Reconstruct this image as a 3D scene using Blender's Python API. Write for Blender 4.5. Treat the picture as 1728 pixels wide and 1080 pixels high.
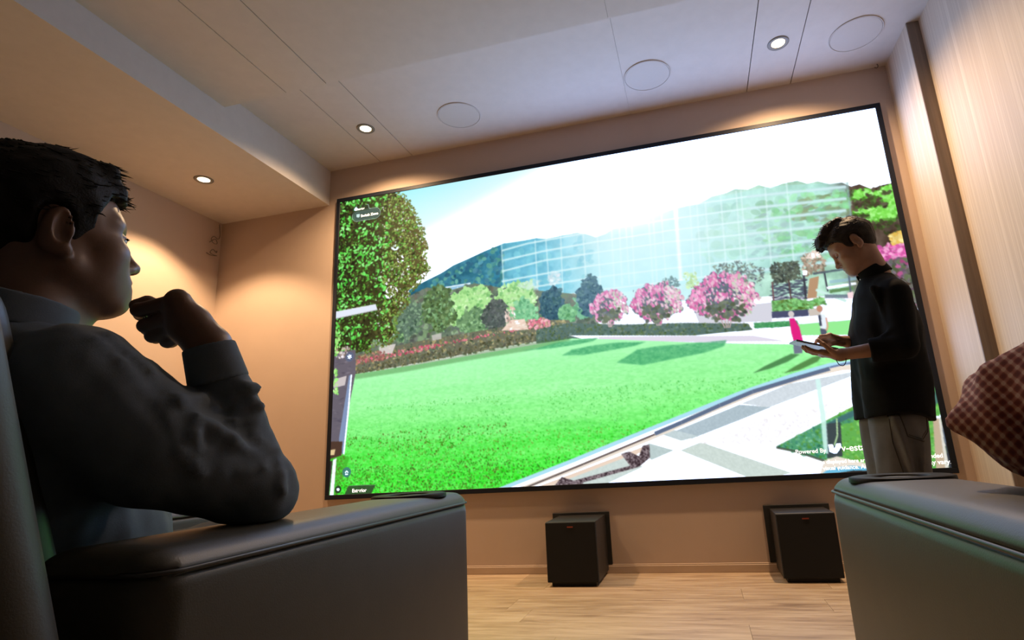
import bpy, bmesh, math, random
import numpy as np
from mathutils import Vector, Matrix

for o in list(bpy.data.objects):
    bpy.data.objects.remove(o, do_unlink=True)
SC = bpy.context.scene
COL = SC.collection

# ------------------------------------------------------------------ camera, world, exposure
cam_d = bpy.data.cameras.new('camera')
cam_d.sensor_width = 36.0
cam_d.lens = 939.21 / 1728 * 36.0
cam_d.shift_x = -0.04639
cam_d.shift_y = 0.0012
cam_d.clip_start = 0.02
cam = bpy.data.objects.new('camera', cam_d)
COL.objects.link(cam)
cam.location = (0.6354, -3.6631, 0.7263)
cam.rotation_euler = (1.8064, 0.0553, 0.2429)
SC.camera = cam

W = bpy.data.worlds.new('world')
W.use_nodes = True
W.node_tree.nodes['Background'].inputs[0].default_value = (0.02, 0.02, 0.025, 1)
W.node_tree.nodes['Background'].inputs[1].default_value = 1.0
SC.world = W

SC.view_settings.view_transform = 'Standard'
SC.view_settings.look = 'None'
SC.view_settings.exposure = 0.0
SC.view_settings.gamma = 1.0
SC.view_settings.use_curve_mapping = False

WARM = (1.0, 0.67, 0.38)
SPOT_POWER = 150.0
SCREEN_GAIN = 1.0

# ------------------------------------------------------------------ helpers
def tag(o, label=None, cat=None, group=None, kind=None):
    if label: o['label'] = label
    if cat: o['category'] = cat
    if group: o['group'] = group
    if kind: o['kind'] = kind
    return o

def empty(name, loc=(0, 0, 0), rz=0.0, parent=None):
    o = bpy.data.objects.new(name, None)
    o.empty_display_size = 0.1
    COL.objects.link(o)
    o.location = loc
    o.rotation_euler = (0, 0, rz)
    o.parent = parent
    return o

def link(name, me, mat=None, parent=None, smooth=False):
    if mat is not None and not me.materials:
        me.materials.append(mat)
    if smooth:
        me.polygons.foreach_set('use_smooth', np.ones(len(me.polygons), dtype=bool))
    o = bpy.data.objects.new(name, me)
    COL.objects.link(o)
    o.parent = parent
    return o

def from_bm(name, bm, mat=None, parent=None, smooth=False):
    bmesh.ops.recalc_face_normals(bm, faces=bm.faces)
    me = bpy.data.meshes.new(name)
    bm.to_mesh(me)
    bm.free()
    return link(name, me, mat, parent, smooth)

def box_bm(x0, x1, y0, y1, z0, z1, bev=0.0, seg=2, bm=None):
    b = bmesh.new()
    r = bmesh.ops.create_cube(b, size=1.0)
    for v in r['verts']:
        v.co = Vector((x0 + (v.co.x + .5) * (x1 - x0), y0 + (v.co.y + .5) * (y1 - y0), z0 + (v.co.z + .5) * (z1 - z0)))
    if bev > 0:
        bmesh.ops.bevel(b, geom=list(b.edges), offset=bev, segments=seg, profile=0.5, affect='EDGES')
    if bm is None:
        return b
    me = bpy.data.meshes.new('tmp')
    b.to_mesh(me); b.free()
    bm.from_mesh(me)
    bpy.data.meshes.remove(me)
    return bm

def box(name, x0, x1, y0, y1, z0, z1, mat, parent=None, bev=0.0, seg=2, smooth=False):
    return from_bm(name, box_bm(x0, x1, y0, y1, z0, z1, bev, seg), mat, parent, smooth)

def lathe_bm(profile, n=40, bm=None, center=(0, 0, 0)):
    bm = bm or bmesh.new()
    rings = []
    cx, cy, cz = center
    for r, z in profile:
        if r < 1e-6:
            rings.append([bm.verts.new((cx, cy, cz + z))])
        else:
            rings.append([bm.verts.new((cx + r * math.cos(2 * math.pi * i / n), cy + r * math.sin(2 * math.pi * i / n), cz + z)) for i in range(n)])
    for a, b in zip(rings, rings[1:]):
        for i in range(n):
            j = (i + 1) % n
            if len(a) == 1:
                bm.faces.new((a[0], b[i], b[j]))
            elif len(b) == 1:
                bm.faces.new((a[i], b[0], a[j]))
            else:
                bm.faces.new((a[i], b[i], b[j], a[j]))
    return bm

def tube_bm(pts, rad, n=8, bm=None, closed=False):
    bm = bm or bmesh.new()
    pts = [Vector(p) for p in pts]
    N = len(pts)
    rads = rad if isinstance(rad, (list, tuple)) else [rad] * N
    rings = []
    ref = Vector((0.13, 0.31, 0.94))
    for i, p in enumerate(pts):
        t = (pts[min(i + 1, N - 1)] - pts[max(i - 1, 0)]).normalized()
        a = t.cross(ref)
        if a.length < 1e-3:
            a = t.cross(Vector((1, 0, 0)))
        a.normalize()
        b = t.cross(a)
        rings.append([bm.verts.new(p + (a * math.cos(2 * math.pi * k / n) + b * math.sin(2 * math.pi * k / n)) * rads[i]) for k in range(n)])
    for r0, r1 in zip(rings, rings[1:]):
        for k in range(n):
            bm.faces.new((r0[k], r0[(k + 1) % n], r1[(k + 1) % n], r1[k]))
    bm.faces.new(rings[0][::-1])
    bm.faces.new(rings[-1])
    return bm

def smooth_path(pts, k=6):
    """Catmull-Rom through the points."""
    P = [np.array(p, float) for p in pts]
    P = [2 * P[0] - P[1]] + P + [2 * P[-1] - P[-2]]
    out = []
    for i in range(1, len(P) - 2):
        for s in range(k):
            t = s / k
            out.append(tuple(0.5 * (2 * P[i] + (P[i + 1] - P[i - 1]) * t + (2 * P[i - 1] - 5 * P[i] + 4 * P[i + 1] - P[i + 2]) * t * t + (3 * P[i] - P[i - 1] - 3 * P[i + 1] + P[i + 2]) * t ** 3)))
    out.append(tuple(P[-2]))
    return out

# ------------------------------------------------------------------ materials
MATS = {}
def new_mat(name):
    m = bpy.data.materials.new(name)
    m.use_nodes = True
    MATS[name] = m
    nt = m.node_tree
    return m, nt, nt.nodes['Principled BSDF']

def nd(nt, typ, **kw):
    n = nt.nodes.new(typ)
    for k, v in kw.items():
        setattr(n, k, v)
    return n

def ramp(nt, fac, stops):
    r = nd(nt, 'ShaderNodeValToRGB')
    el = r.color_ramp.elements
    while len(el) < len(stops):
        el.new(0.5)
    for e, (p, c) in zip(el, stops):
        e.position = p
        e.color = (*c, 1)
    nt.links.new(fac, r.inputs[0])
    return r.outputs[0]

def noise_tex(nt, scale, detail=4, rough=0.55, vec_scale=(1, 1, 1), coord='Object'):
    tc = nd(nt, 'ShaderNodeTexCoord')
    mp = nd(nt, 'ShaderNodeMapping')
    mp.inputs['Scale'].default_value = vec_scale
    nt.links.new(tc.outputs[coord], mp.inputs[0])
    n = nd(nt, 'ShaderNodeTexNoise')
    n.inputs['Scale'].default_value = scale
    n.inputs['Detail'].default_value = detail
    n.inputs['Roughness'].default_value = rough
    nt.links.new(mp.outputs[0], n.inputs['Vector'])
    return n, mp

def bump(nt, b, height, strength=0.2, dist=0.005):
    bp = nd(nt, 'ShaderNodeBump')
    bp.inputs['Strength'].default_value = strength
    bp.inputs['Distance'].default_value = dist
    nt.links.new(height, bp.inputs['Height'])
    nt.links.new(bp.outputs[0], b.inputs['Normal'])

def plain(name, col, rough=0.6, var=0.06, nscale=8.0, metal=0.0, bstr=0.0, bscale=200.0, spec=0.5, vec_scale=(1, 1, 1), bdist=0.002):
    m, nt, b = new_mat(name)
    n, _ = noise_tex(nt, nscale, 4, 0.6, vec_scale)
    lo = tuple(max(0, c * (1 - var)) for c in col)
    hi = tuple(min(1, c * (1 + var)) for c in col)
    nt.links.new(ramp(nt, n.outputs[0], [(0.3, lo), (0.7, hi)]), b.inputs['Base Color'])
    b.inputs['Roughness'].default_value = rough
    b.inputs['Metallic'].default_value = metal
    b.inputs['Specular IOR Level'].default_value = spec
    if bstr > 0:
        n2, _ = noise_tex(nt, bscale, 3, 0.6, vec_scale)
        bump(nt, b, n2.outputs[0], bstr, bdist)
    return m

M_WALL = plain('beige wall paint', (0.51, 0.388, 0.308), 0.75, 0.03, 3.0, bstr=0.05, bscale=120)
M_CEIL = plain('ceiling laminate', (0.57, 0.515, 0.485), 0.6, 0.03, 14.0, bstr=0.04, bscale=60, spec=0.3)
M_BACKWALL = plain('rear wall fabric', (0.17, 0.14, 0.12), 0.9, 0.05, 10)
M_VENEER, _nt, _b = new_mat('pale ribbed veneer')
_n, _ = noise_tex(_nt, 1.0, 5, 0.65, (60, 60, 0.6))
_n2, _ = noise_tex(_nt, 1.0, 2, 0.5, (230, 230, 0.15))
_mx = nd(_nt, 'ShaderNodeMix', data_type='FLOAT'); _mx.inputs[0].default_value = 0.5
_nt.links.new(_n.outputs[0], _mx.inputs[2]); _nt.links.new(_n2.outputs[0], _mx.inputs[3])
_nt.links.new(ramp(_nt, _mx.outputs[0], [(0.36, (0.48, 0.39, 0.315)), (0.52, (0.54, 0.45, 0.365)), (0.64, (0.64, 0.55, 0.46))]), _b.inputs['Base Color'])
_b.inputs['Roughness'].default_value = 0.6
bump(_nt, _b, _mx.outputs[0], 0.2, 0.003)
M_VENEER_SHADED, _nt, _b = new_mat('shade-darkened veneer edge')  # shade on the pier's camera-side face, put into the wood colour
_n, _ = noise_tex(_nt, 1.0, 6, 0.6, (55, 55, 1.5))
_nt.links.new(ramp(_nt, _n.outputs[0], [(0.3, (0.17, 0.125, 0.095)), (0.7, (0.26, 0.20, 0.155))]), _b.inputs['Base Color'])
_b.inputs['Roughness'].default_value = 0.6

M_FLOOR, _nt, _b = new_mat('light oak laminate')
_oi = nd(_nt, 'ShaderNodeObjectInfo')
_tc = nd(_nt, 'ShaderNodeTexCoord')
_add = nd(_nt, 'ShaderNodeVectorMath', operation='MULTIPLY_ADD')
_nt.links.new(_oi.outputs['Random'], _add.inputs[0]); _add.inputs[1].default_value = (37, 23, 11)
_nt.links.new(_tc.outputs['Object'], _add.inputs[2])
def _fn(scale, vs, det=5):
    mp = nd(_nt, 'ShaderNodeMapping'); mp.inputs['Scale'].default_value = vs
    _nt.links.new(_add.outputs[0], mp.inputs[0])
    n = nd(_nt, 'ShaderNodeTexNoise'); n.inputs['Scale'].default_value = scale; n.inputs['Detail'].default_value = det
    n.inputs['Roughness'].default_value = 0.6; n.inputs['Distortion'].default_value = 0.6
    _nt.links.new(mp.outputs[0], n.inputs['Vector'])
    return n.outputs[0]
_g1 = _fn(1.0, (2.2, 20, 1)); _g2 = _fn(1.0, (6, 140, 1), 3); _g3 = _fn(1.0, (3.0, 9, 1), 2)
_m1 = nd(_nt, 'ShaderNodeMix', data_type='FLOAT'); _m1.inputs[0].default_value = 0.28
_nt.links.new(_g1, _m1.inputs[2]); _nt.links.new(_g2, _m1.inputs[3])
_c1 = ramp(_nt, _m1.outputs[0], [(0.32, (0.27, 0.175, 0.105)), (0.46, (0.47, 0.335, 0.215)), (0.60, (0.62, 0.475, 0.325))])
_kn = ramp(_nt, _g3, [(0.66, (1, 1, 1)), (0.78, (0.55, 0.46, 0.40))])
_mm = nd(_nt, 'ShaderNodeMix', data_type='RGBA', blend_type='MULTIPLY'); _mm.inputs[0].default_value = 1.0
_nt.links.new(_c1, _mm.inputs[6]); _nt.links.new(_kn, _mm.inputs[7])
_tone = ramp(_nt, _oi.outputs['Random'], [(0.0, (0.84, 0.82, 0.80)), (1.0, (1.0, 1.0, 1.0))])
_m2 = nd(_nt, 'ShaderNodeMix', data_type='RGBA', blend_type='MULTIPLY'); _m2.inputs[0].default_value = 1.0
_nt.links.new(_mm.outputs[2], _m2.inputs[6]); _nt.links.new(_tone, _m2.inputs[7])
_nt.links.new(_m2.outputs[2], _b.inputs['Base Color'])
_b.inputs['Roughness'].default_value = 0.42
bump(_nt, _b, _g2, 0.06, 0.002)

M_BASE = plain('beige skirting', (0.50, 0.37, 0.27), 0.55, 0.05, 6)
M_UNDER = plain('floor underlay', (0.22, 0.15, 0.09), 0.9)
M_GROOVE = plain('dark joint', (0.10, 0.085, 0.075), 0.9)
M_BEZEL = plain('black bezel metal', (0.010, 0.013, 0.022), 0.5, 0.05, 20, spec=0.2)
M_BLACKWOOD = plain('black ash vinyl', (0.012, 0.011, 0.011), 0.5, 0.3, 3.0, bstr=0.25, bscale=3, vec_scale=(90, 6, 6))
M_GRILLE = plain('black grille cloth', (0.006, 0.006, 0.007), 0.9, 0.1, 300, bstr=0.3, bscale=900)
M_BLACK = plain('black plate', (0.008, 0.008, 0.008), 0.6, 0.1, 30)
M_COPPER = plain('copper badge', (0.45, 0.10, 0.06), 0.35, 0.05, 60, metal=0.7)
M_TRIM = plain('white lamp trim', (0.20, 0.18, 0.16), 0.4, 0.03, 30)
M_CABLE = plain('grey cable', (0.16, 0.13, 0.11), 0.6, 0.1, 60)
M_SPKCEIL = plain('painted speaker grille', (0.53, 0.485, 0.46), 0.7, 0.03, 300, bstr=0.2, bscale=900)
M_LENS, _nt, _b = new_mat('lit lamp lens')
_b.inputs['Emission Color'].default_value = (1.0, 0.82, 0.55, 1)
_b.inputs['Emission Strength'].default_value = 14.0

# ------------------------------------------------------------------ room shell
XL, XR, XN, XNR, ZC, ZB, ZL, YB = -3.148, 2.167, -2.10, 2.10, 3.121, 2.815, 3.02, -6.6
floor = box('floor', XL - .1, XR + .1, YB - .1, 0.1, -0.09, -0.012, M_UNDER); tag(floor, kind='structure')
# planks run across the room
random.seed(4)
PL, PWD, GAP = 1.50, 0.205, 0.0007
plank_me = {}
row = 0
y = 0.0
while y > YB:
    x = XL - random.random() * PL
    y0, y1 = max(y - PWD, YB), y
    while x < XR:
        a, b = max(x, XL), min(x + PL, XR)
        if b - a > 0.05:
            key = (round(b - a, 3), round(y1 - y0, 3))
            if key not in plank_me:
                bmk = box_bm(-(b - a) / 2 + GAP, (b - a) / 2 - GAP, -(y1 - y0) / 2 + GAP / 2, (y1 - y0) / 2 - GAP / 2, -0.012, 0.0)
                me = bpy.data.meshes.new('plank'); bmesh.ops.recalc_face_normals(bmk, faces=bmk.faces); bmk.to_mesh(me); bmk.free(); me.materials.append(M_FLOOR)
                plank_me[key] = me
            p = link('plank', plank_me[key], None, floor)
            p.location = ((a + b) / 2, (y0 + y1) / 2, 0)
        x += PL
    y -= PWD
    row += 1

wall_front = box('wall_front', XL - .1, XR + .1, 0.0, 0.1, 0.0, ZC + .1, M_WALL); tag(wall_front, kind='structure')
wall_left = box('wall_left', XL - .1, XL, YB, 0.0, 0.0, ZC + .1, M_WALL); tag(wall_left, kind='structure')
wall_right = box('wall_right', XR, XR + .1, YB, 0.0, 0.0, ZC + .1, M_VENEER); tag(wall_right, kind='structure')
wall_back = box('wall_back', XL - .1, XR + .1, YB - .1, YB, 0.0, ZC + .1, M_BACKWALL); tag(wall_back, kind='structure')
# corner pier beside the screen, its camera-side edge in a colour darkened for shade
pier = box('wall_pier', XNR, XR, -0.382, 0.0, 0.0, ZC, M_VENEER); tag(pier, kind='structure')
box('pier_edge', XNR, XR, -0.392, -0.382, 0.0, ZC, M_VENEER_SHADED, pier)
# bulkhead along the left wall
beam = box('ceiling_bulkhead', XL, XN, YB, 0.0, ZB, ZC, M_CEIL); tag(beam, kind='structure')
# ceilings: boards with open joints over a dark backing
ceiling = box('ceiling', XN, XR + .1, YB, 0.0, ZC + .012, ZC + .1, M_GROOVE); tag(ceiling, kind='structure')
cuts = [XN, -1.637, -1.352, 0.40, 1.217, 1.505, XR]
for i, (a, b) in enumerate(zip(cuts, cuts[1:])):
    g0 = 0.0 if i == 0 else (0.0006 if i == 3 else 0.0028)
    g1 = 0.0 if i == len(cuts) - 2 else (0.0006 if i == 2 else 0.0028)
    box('ceiling_panel', a + g0, b - g1, -1.09, 0.0, ZC, ZC + .012, M_CEIL, ceiling)
    box('lowered_panel', a + g0, b - g1, YB, -1.08, ZL, ZL + .012, M_CEIL, ceiling)
box('step_board', XN, XR, -1.092, -1.08, ZL + .012, ZC, M_CEIL, ceiling)

base = box('baseboard_front', -2.0, XNR, -0.016, 0.0, 0.0, 0.045, M_BASE, bev=0.003, seg=1); tag(base, kind='structure')
box('cap_moulding', -2.0, XNR, -0.011, 0.0, 0.045, 0.052, M_BASE, base, bev=0.002, seg=1)
base2 = box('baseboard_left', XL, XL + .016, YB, 0.0, 0.0, 0.05, M_BASE, bev=0.003, seg=1); tag(base2, kind='structure')
base3 = box('baseboard_corner', XL + .016, -2.0, -0.016, 0.0, 0.0, 0.05, M_BASE, bev=0.003, seg=1); tag(base3, kind='structure')

# ------------------------------------------------------------------ ceiling lights
def downlight(x, y, z, label, group, power=1.0, size=112, blend=0.4):
    t = empty('downlight', (x, y, z))
    tag(t, label, 'ceiling light', group)
    from_bm('trim_ring', lathe_bm([(0.039, 0.0), (0.041, -0.004), (0.060, -0.006), (0.064, -0.002), (0.064, 0.0)], 36), M_TRIM, t, True)
    from_bm('lens', lathe_bm([(0.0, -0.0035), (0.030, -0.003), (0.0395, -0.001)], 32), M_LENS, t, True)
    L = bpy.data.lights.new('lamp', 'SPOT')
    L.energy = SPOT_POWER * power
    L.color = WARM
    L.spot_size = math.radians(size)
    L.spot_blend = blend
    L.shadow_soft_size = 0.03
    lo = bpy.data.objects.new('lamp', L)
    COL.objects.link(lo)
    lo.parent = t
    lo.location = (0, 0, -0.012)
    return t
G = 'round recessed downlights'
downlight(-2.659, -0.669, ZB, 'lit round downlight in the lower bulkhead over the left corner', G, 1.0)
downlight(-1.487, -0.450, ZC, 'lit round downlight in the narrow ceiling strip near the left end of the screen', G, 1.75, 150, 1.0)
downlight(1.369, -0.450, ZC, 'lit round downlight in the narrow ceiling strip near the right end of the screen', G, 1.75, 150, 1.0)

# ------------------------------------------------------------------ flush round ceiling speakers
def ceiling_speaker(x, y, label):
    t = empty('ceiling_speaker', (x, y, ZC))
    tag(t, label, 'ceiling speaker', 'round flush speakers in the ceiling')
    from_bm('rim', lathe_bm([(0.146, 0.0), (0.146, -0.004), (0.152, -0.006), (0.153, 0.0)], 64), M_SPKCEIL, t, True)
    from_bm('grille', lathe_bm([(0.0, -0.0042), (0.143, -0.0042), (0.1445, -0.003), (0.1445, 0.0)], 64), M_SPKCEIL, t)
    from_bm('joint', lathe_bm([(0.1443, -0.0012), (0.1462, -0.0012)], 64), M_GROOVE, t)
ceiling_speaker(-0.781, -0.384, 'round flush ceiling speaker nearest the left downlight strip')
ceiling_speaker(0.558, -0.396, 'round flush ceiling speaker above the middle of the screen')
ceiling_speaker(1.826, -0.384, 'round flush ceiling speaker nearest the ribbed right wall')

# ------------------------------------------------------------------ loose cable ends
c = from_bm('cable_end', tube_bm(smooth_path([(XL + .0, -.03, 2.80), (XL + .012, -.025, 2.70), (XL + .02, -.05, 2.655), (XL + .03, -.10, 2.66), (XL + .03, -.125, 2.63), (XL + .03, -.10, 2.60), (XL + .025, -.06, 2.61), (XL + .02, -.075, 2.645), (XL + .02, -.13, 2.60)], 5), 0.0028, 6), M_CABLE, None, True)
tag(c, 'upper curled cable end sticking out of the left corner', 'cable', 'cable ends in the left corner')
c = from_bm('cable_end', tube_bm(smooth_path([(XL + .0, -.03, 2.56), (XL + .015, -.05, 2.535), (XL + .03, -.10, 2.545), (XL + .03, -.125, 2.51), (XL + .03, -.09, 2.50), (XL + .025, -.05, 2.505), (XL + .02, -.10, 2.495), (XL + .02, -.15, 2.50)], 5), 0.0028, 6), M_CABLE, None, True)
tag(c, 'lower curled cable end sticking out of the left corner', 'cable', 'cable ends in the left corner')
c = from_bm('cable_end', tube_bm(smooth_path([(2.04, -.035, ZC), (2.042, -.04, ZC - .02), (2.03, -.045, ZC - .035), (2.02, -.04, ZC - .025)], 5), 0.003, 6), M_CABLE, None, True)
tag(c, 'tiny wire stub hanging from the ceiling corner by the pier', 'cable')

# ------------------------------------------------------------------ subwoofers and the plates behind them
def subwoofer(x0, x1, yf, zt, label, label2, px0, px1, pz):
    w, d, h = x1 - x0, -0.014 - yf, zt
    t = empty('subwoofer', ((x0 + x1) / 2, yf, 0))
    tag(t, label, 'subwoofer', 'black subwoofers below the screen')
    box('cabinet', -w / 2, w / 2, 0.016, d, 0.022, h, M_BLACKWOOD, t, 0.002, 1)
    box('front_grille', -w / 2 + .001, w / 2 - .001, 0.0, 0.016, 0.024, h - .002, M_GRILLE, t, 0.004, 2)
    box('plinth', -w / 2 + .02, w / 2 - .02, 0.03, d - .02, 0.0, 0.022, M_BLACK, t)
    bd = box('badge', -0.017, 0.017, -0.0015, 0.001, h - .031, h - .024, M_COPPER, t)
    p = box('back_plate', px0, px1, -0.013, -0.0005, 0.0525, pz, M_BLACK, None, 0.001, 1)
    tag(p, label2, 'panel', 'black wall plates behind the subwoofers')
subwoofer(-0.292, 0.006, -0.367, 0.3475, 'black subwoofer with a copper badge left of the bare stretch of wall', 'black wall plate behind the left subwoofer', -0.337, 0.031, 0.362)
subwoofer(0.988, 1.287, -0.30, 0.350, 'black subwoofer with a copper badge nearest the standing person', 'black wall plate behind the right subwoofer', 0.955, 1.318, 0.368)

# ------------------------------------------------------------------ the video screen and the picture it shows
# The picture is painted into the display's own pixel raster (one vertex per pixel), then shown as emission.
GW, GH = 960, 552
SX0, SX1, SZ0, SZ1, SY = -1.98, 1.98, 0.537, 2.812, -0.022
rng = np.random.default_rng(7)
CV = np.ones((GH, GW, 3), np.float32)
YY, XX = np.mgrid[0:GH, 0:GW].astype(np.float32)

def vnoise(sx, sy=None, seed=0, oct=3):
    sy = sy or sx
    r = np.random.default_rng(seed)
    out = np.zeros((GH, GW), np.float32); amp = 1.0; tot = 0
    for o in range(oct):
        nx, ny = int(GW / sx) + 3, int(GH / sy) + 3
        g = r.random((ny, nx)).astype(np.float32)
        fx, fy = XX / sx, YY / sy
        ix, iy = fx.astype(int), fy.astype(int)
        tx, ty = fx - ix, fy - iy
        tx = tx * tx * (3 - 2 * tx); ty = ty * ty * (3 - 2 * ty)
        a = g[iy, ix] * (1 - tx) + g[iy, ix + 1] * tx
        b = g[iy + 1, ix] * (1 - tx) + g[iy + 1, ix + 1] * tx
        out += amp * (a * (1 - ty) + b * ty); tot += amp
        amp *= 0.55; sx = max(sx / 2, 1.2); sy = max(sy / 2, 1.2)
    return out / tot

def rgb(c):
    return np.array(c, np.float32) / 255.0

def pbox(pts, pad=1):
    p = np.array(pts, float)
    return max(int(p[:, 0].min()) - pad, 0), min(int(p[:, 0].max()) + 1 + pad, GW), max(int(p[:, 1].min()) - pad, 0), min(int(p[:, 1].max()) + 1 + pad, GH)

def plocal(pts, soft=0.0):
    """Antialiased polygon coverage inside its own bounding box."""
    p = np.array(pts, float)
    x0, x1, y0, y1 = pbox(pts, 1 + int(3 * soft))
    if x1 <= x0 or y1 <= y0:
        return None, (0, 0, 0, 0)
    acc = np.zeros((y1 - y0, x1 - x0), np.float32)
    for ox, oy in ((-.25, -.25), (.25, -.25), (-.25, .25), (.25, .25)):
        X = XX[y0:y1, x0:x1] + ox; Y = YY[y0:y1, x0:x1] + oy
        ins = np.zeros(X.shape, bool)
        for i in range(len(p)):
            ax, ay = p[i]; bx, by = p[i - 1]
            if ay == by: continue
            ins ^= ((ay > Y) != (by > Y)) & (X < (bx - ax) * (Y - ay) / (by - ay) + ax)
        acc += ins
    acc /= 4
    return (blur(acc, soft) if soft else acc), (x0, x1, y0, y1)

def pmask(pts, soft=0.0):
    m = np.zeros((GH, GW), np.float32)
    a, (x0, x1, y0, y1) = plocal(pts, soft)
    if a is not None:
        m[y0:y1, x0:x1] = a
    return m

def blur(m, r):
    k = np.exp(-0.5 * (np.arange(-int(3 * r) - 1, int(3 * r) + 2) / r) ** 2); k /= k.sum()
    h = len(k) // 2
    a = np.pad(m, ((h, h), (h, h)), mode='edge')
    b = sum(w * a[:, i:i + m.shape[1]] for i, w in enumerate(k))
    return sum(w * b[i:i + m.shape[0]] for i, w in enumerate(k)).astype(np.float32)

def fill(m, c, alpha=1.0):
    c = rgb(c) if not isinstance(c, np.ndarray) else c
    ys = np.nonzero(m.max(1) > 0)[0]; xs = np.nonzero(m.max(0) > 0)[0]
    if not len(ys): return
    s = (slice(ys[0], ys[-1] + 1), slice(xs[0], xs[-1] + 1))
    a = (m[s] * alpha)[..., None]
    CV[s] = CV[s] * (1 - a) + (c[s] if c.ndim == 3 else c) * a

def poly(pts, c, alpha=1.0, soft=0.0):
    m, (x0, x1, y0, y1) = plocal(pts, soft)
    if m is None: return
    a = (m * alpha)[..., None]
    CV[y0:y1, x0:x1] = CV[y0:y1, x0:x1] * (1 - a) + rgb(c) * a

def stroke(pts, w, c, alpha=1.0, soft=0.0):
    for (ax, ay), (bx, by) in zip(pts, pts[1:]):
        L = math.hypot(bx - ax, by - ay) or 1
        nx, ny = -(by - ay) / L * w / 2, (bx - ax) / L * w / 2
        poly([(ax + nx, ay + ny), (bx + nx, by + ny), (bx - nx, by - ny), (ax - nx, ay - ny)], c, alpha, soft)

def ellipse(cx, cy, rx, ry, c, alpha=1.0, soft=0.8):
    d = np.sqrt(((XX - cx) / rx) ** 2 + ((YY - cy) / ry) ** 2)
    m = np.clip((1 - d) * min(rx, ry) / soft + 0.5, 0, 1)
    fill(m, c, alpha)

def stamps(mask, n, r0, r1, cols, asp=1.6, alpha=1.0, ang=None, jit=14):
    ys, xs = np.nonzero(mask > 0.5)
    if len(xs) == 0: return
    idx = rng.integers(0, len(xs), n)
    cols = np.array(cols, float)
    ci = rng.integers(0, len(cols), n)
    for k in range(n):
        cx, cy = xs[idx[k]] + rng.random(), ys[idx[k]] + rng.random()
        a = r0 + (r1 - r0) * rng.random(); b = a / asp
        t = rng.random() * math.pi if ang is None else ang + (rng.random() - .5) * 0.7
        R = int(a) + 2
        x0, x1, y0, y1 = max(int(cx) - R, 0), min(int(cx) + R + 1, GW), max(int(cy) - R, 0), min(int(cy) + R + 1, GH)
        if x1 <= x0 or y1 <= y0: continue
        X = XX[y0:y1, x0:x1] - cx; Y = YY[y0:y1, x0:x1] - cy
        u = (X * math.cos(t) + Y * math.sin(t)) / a; v = (-X * math.sin(t) + Y * math.cos(t)) / b
        m = np.clip((1 - np.sqrt(u * u + v * v)) * b + 0.4, 0, 1) * alpha
        c = np.clip((cols[ci[k]] + rng.normal(0, jit)) / 255.0, 0, 1.0)
        CV[y0:y1, x0:x1] = CV[y0:y1, x0:x1] * (1 - m[..., None]) + c * m[..., None]

NZ = {}
def emask(cx, cy, rx, ry, rag=0.25, seed=1, ns=8):
    if ns not in NZ: NZ[ns] = vnoise(ns, seed=ns, oct=3)
    d = np.sqrt(((XX - cx) / rx) ** 2 + ((YY - cy) / ry) ** 2) + (np.roll(NZ[ns], (seed * 37, seed * 91), (0, 1)) - .5) * 2 * rag
    return np.clip((1 - d) * min(rx, ry) / 1.0 + .5, 0, 1)

def grad(x0, x1):
    t = np.clip((XX - x0) / (x1 - x0), 0, 1)
    return t * t * (3 - 2 * t)

def lerp(c0, c1, t):
    return rgb(c0) * (1 - t[..., None]) + rgb(c1) * t[..., None]


# sky: pale cyan on the left going to white
t = np.clip((XX - 90) / 400 + (YY - 10) / 150, 0, 1)
CV[:] = lerp((160, 242, 255), (255, 255, 255), t)
# wooded hill
hill = [(149.4, 199.2), (178.8, 187.2), (202.2, 179.0), (213.9, 174.9), (237.1, 163.5), (265.8, 155.1), (297.8, 145.0), (333.8, 135.7), (366.8, 136.2), (394.1, 134.7), (412.1, 139.6), (442.1, 136.5), (468.4, 136.1), (485.6, 142.0), (498.5, 149.4), (516.2, 145.6), (535.2, 135.6), (555.7, 131.3), (575.6, 132.4), (596.3, 122.8), (616.0, 121.8), (635.8, 118.6), (660.1, 117.3), (674.4, 117.6), (694.5, 107.3), (718.3, 105.0), (732.9, 100.2), (752.6, 104.7), (769.8, 99.4), (786.8, 108.6), (805.4, 103.6), (827.9, 102.5), (841.8, 110.1), (857.7, 108.9), (873.8, 116.9), (891.0, 116.9), (903.1, 126.1), (915.3, 124.2), (930.2, 134.9), (947.5, 131.0), (972.4, 129.5), (990.7, 366.4), (150.0, 276.7)]
hm = pmask(hill)
hill_c = lerp((36, 112, 138), (70, 168, 204), grad(*[q[0] for q in [(265.6, 169.6), (386.3, 186.2)]]))
t1 = grad([(387.3, 164.5)][0][0], [(531.3, 185.1)][0][0])
hill_c = hill_c * (1 - t1[..., None]) + rgb((205, 250, 253)) * t1[..., None]
t2 = grad([(621.3, 166.9)][0][0], [(801.5, 194.2)][0][0])
hill_c = hill_c * (1 - t2[..., None]) + rgb((176, 222, 200)) * t2[..., None]
t3 = grad([(860.3, 203.2)][0][0], [(901.1, 209.3)][0][0])
hill_c = hill_c * (1 - t3[..., None]) + rgb((78, 62, 52)) * t3[..., None]
hill_c = np.clip(hill_c + ((vnoise(16, seed=3, oct=4) - .5) * 0.34)[..., None] * (1 - 0.75 * (t1 * (1 - t2)))[..., None], 0, 1)
fill(hm, hill_c)
stamps(pmask([(208.0, 178.7), (333.8, 136.8), (329.8, 254.0), (161.4, 234.2)]), 320, 2.5, 6, [(40,105,130),(66,140,138),(30,92,124),(96,168,146),(50,128,150)], 1.3, 0.75)
stamps(pmask([(333.8, 136.8), (493.7, 145.4), (486.2, 251.9), (329.8, 254.0)]), 120, 3, 8, [(60,160,200),(90,190,215),(110,205,215)], 1.3, 0.4)
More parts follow.
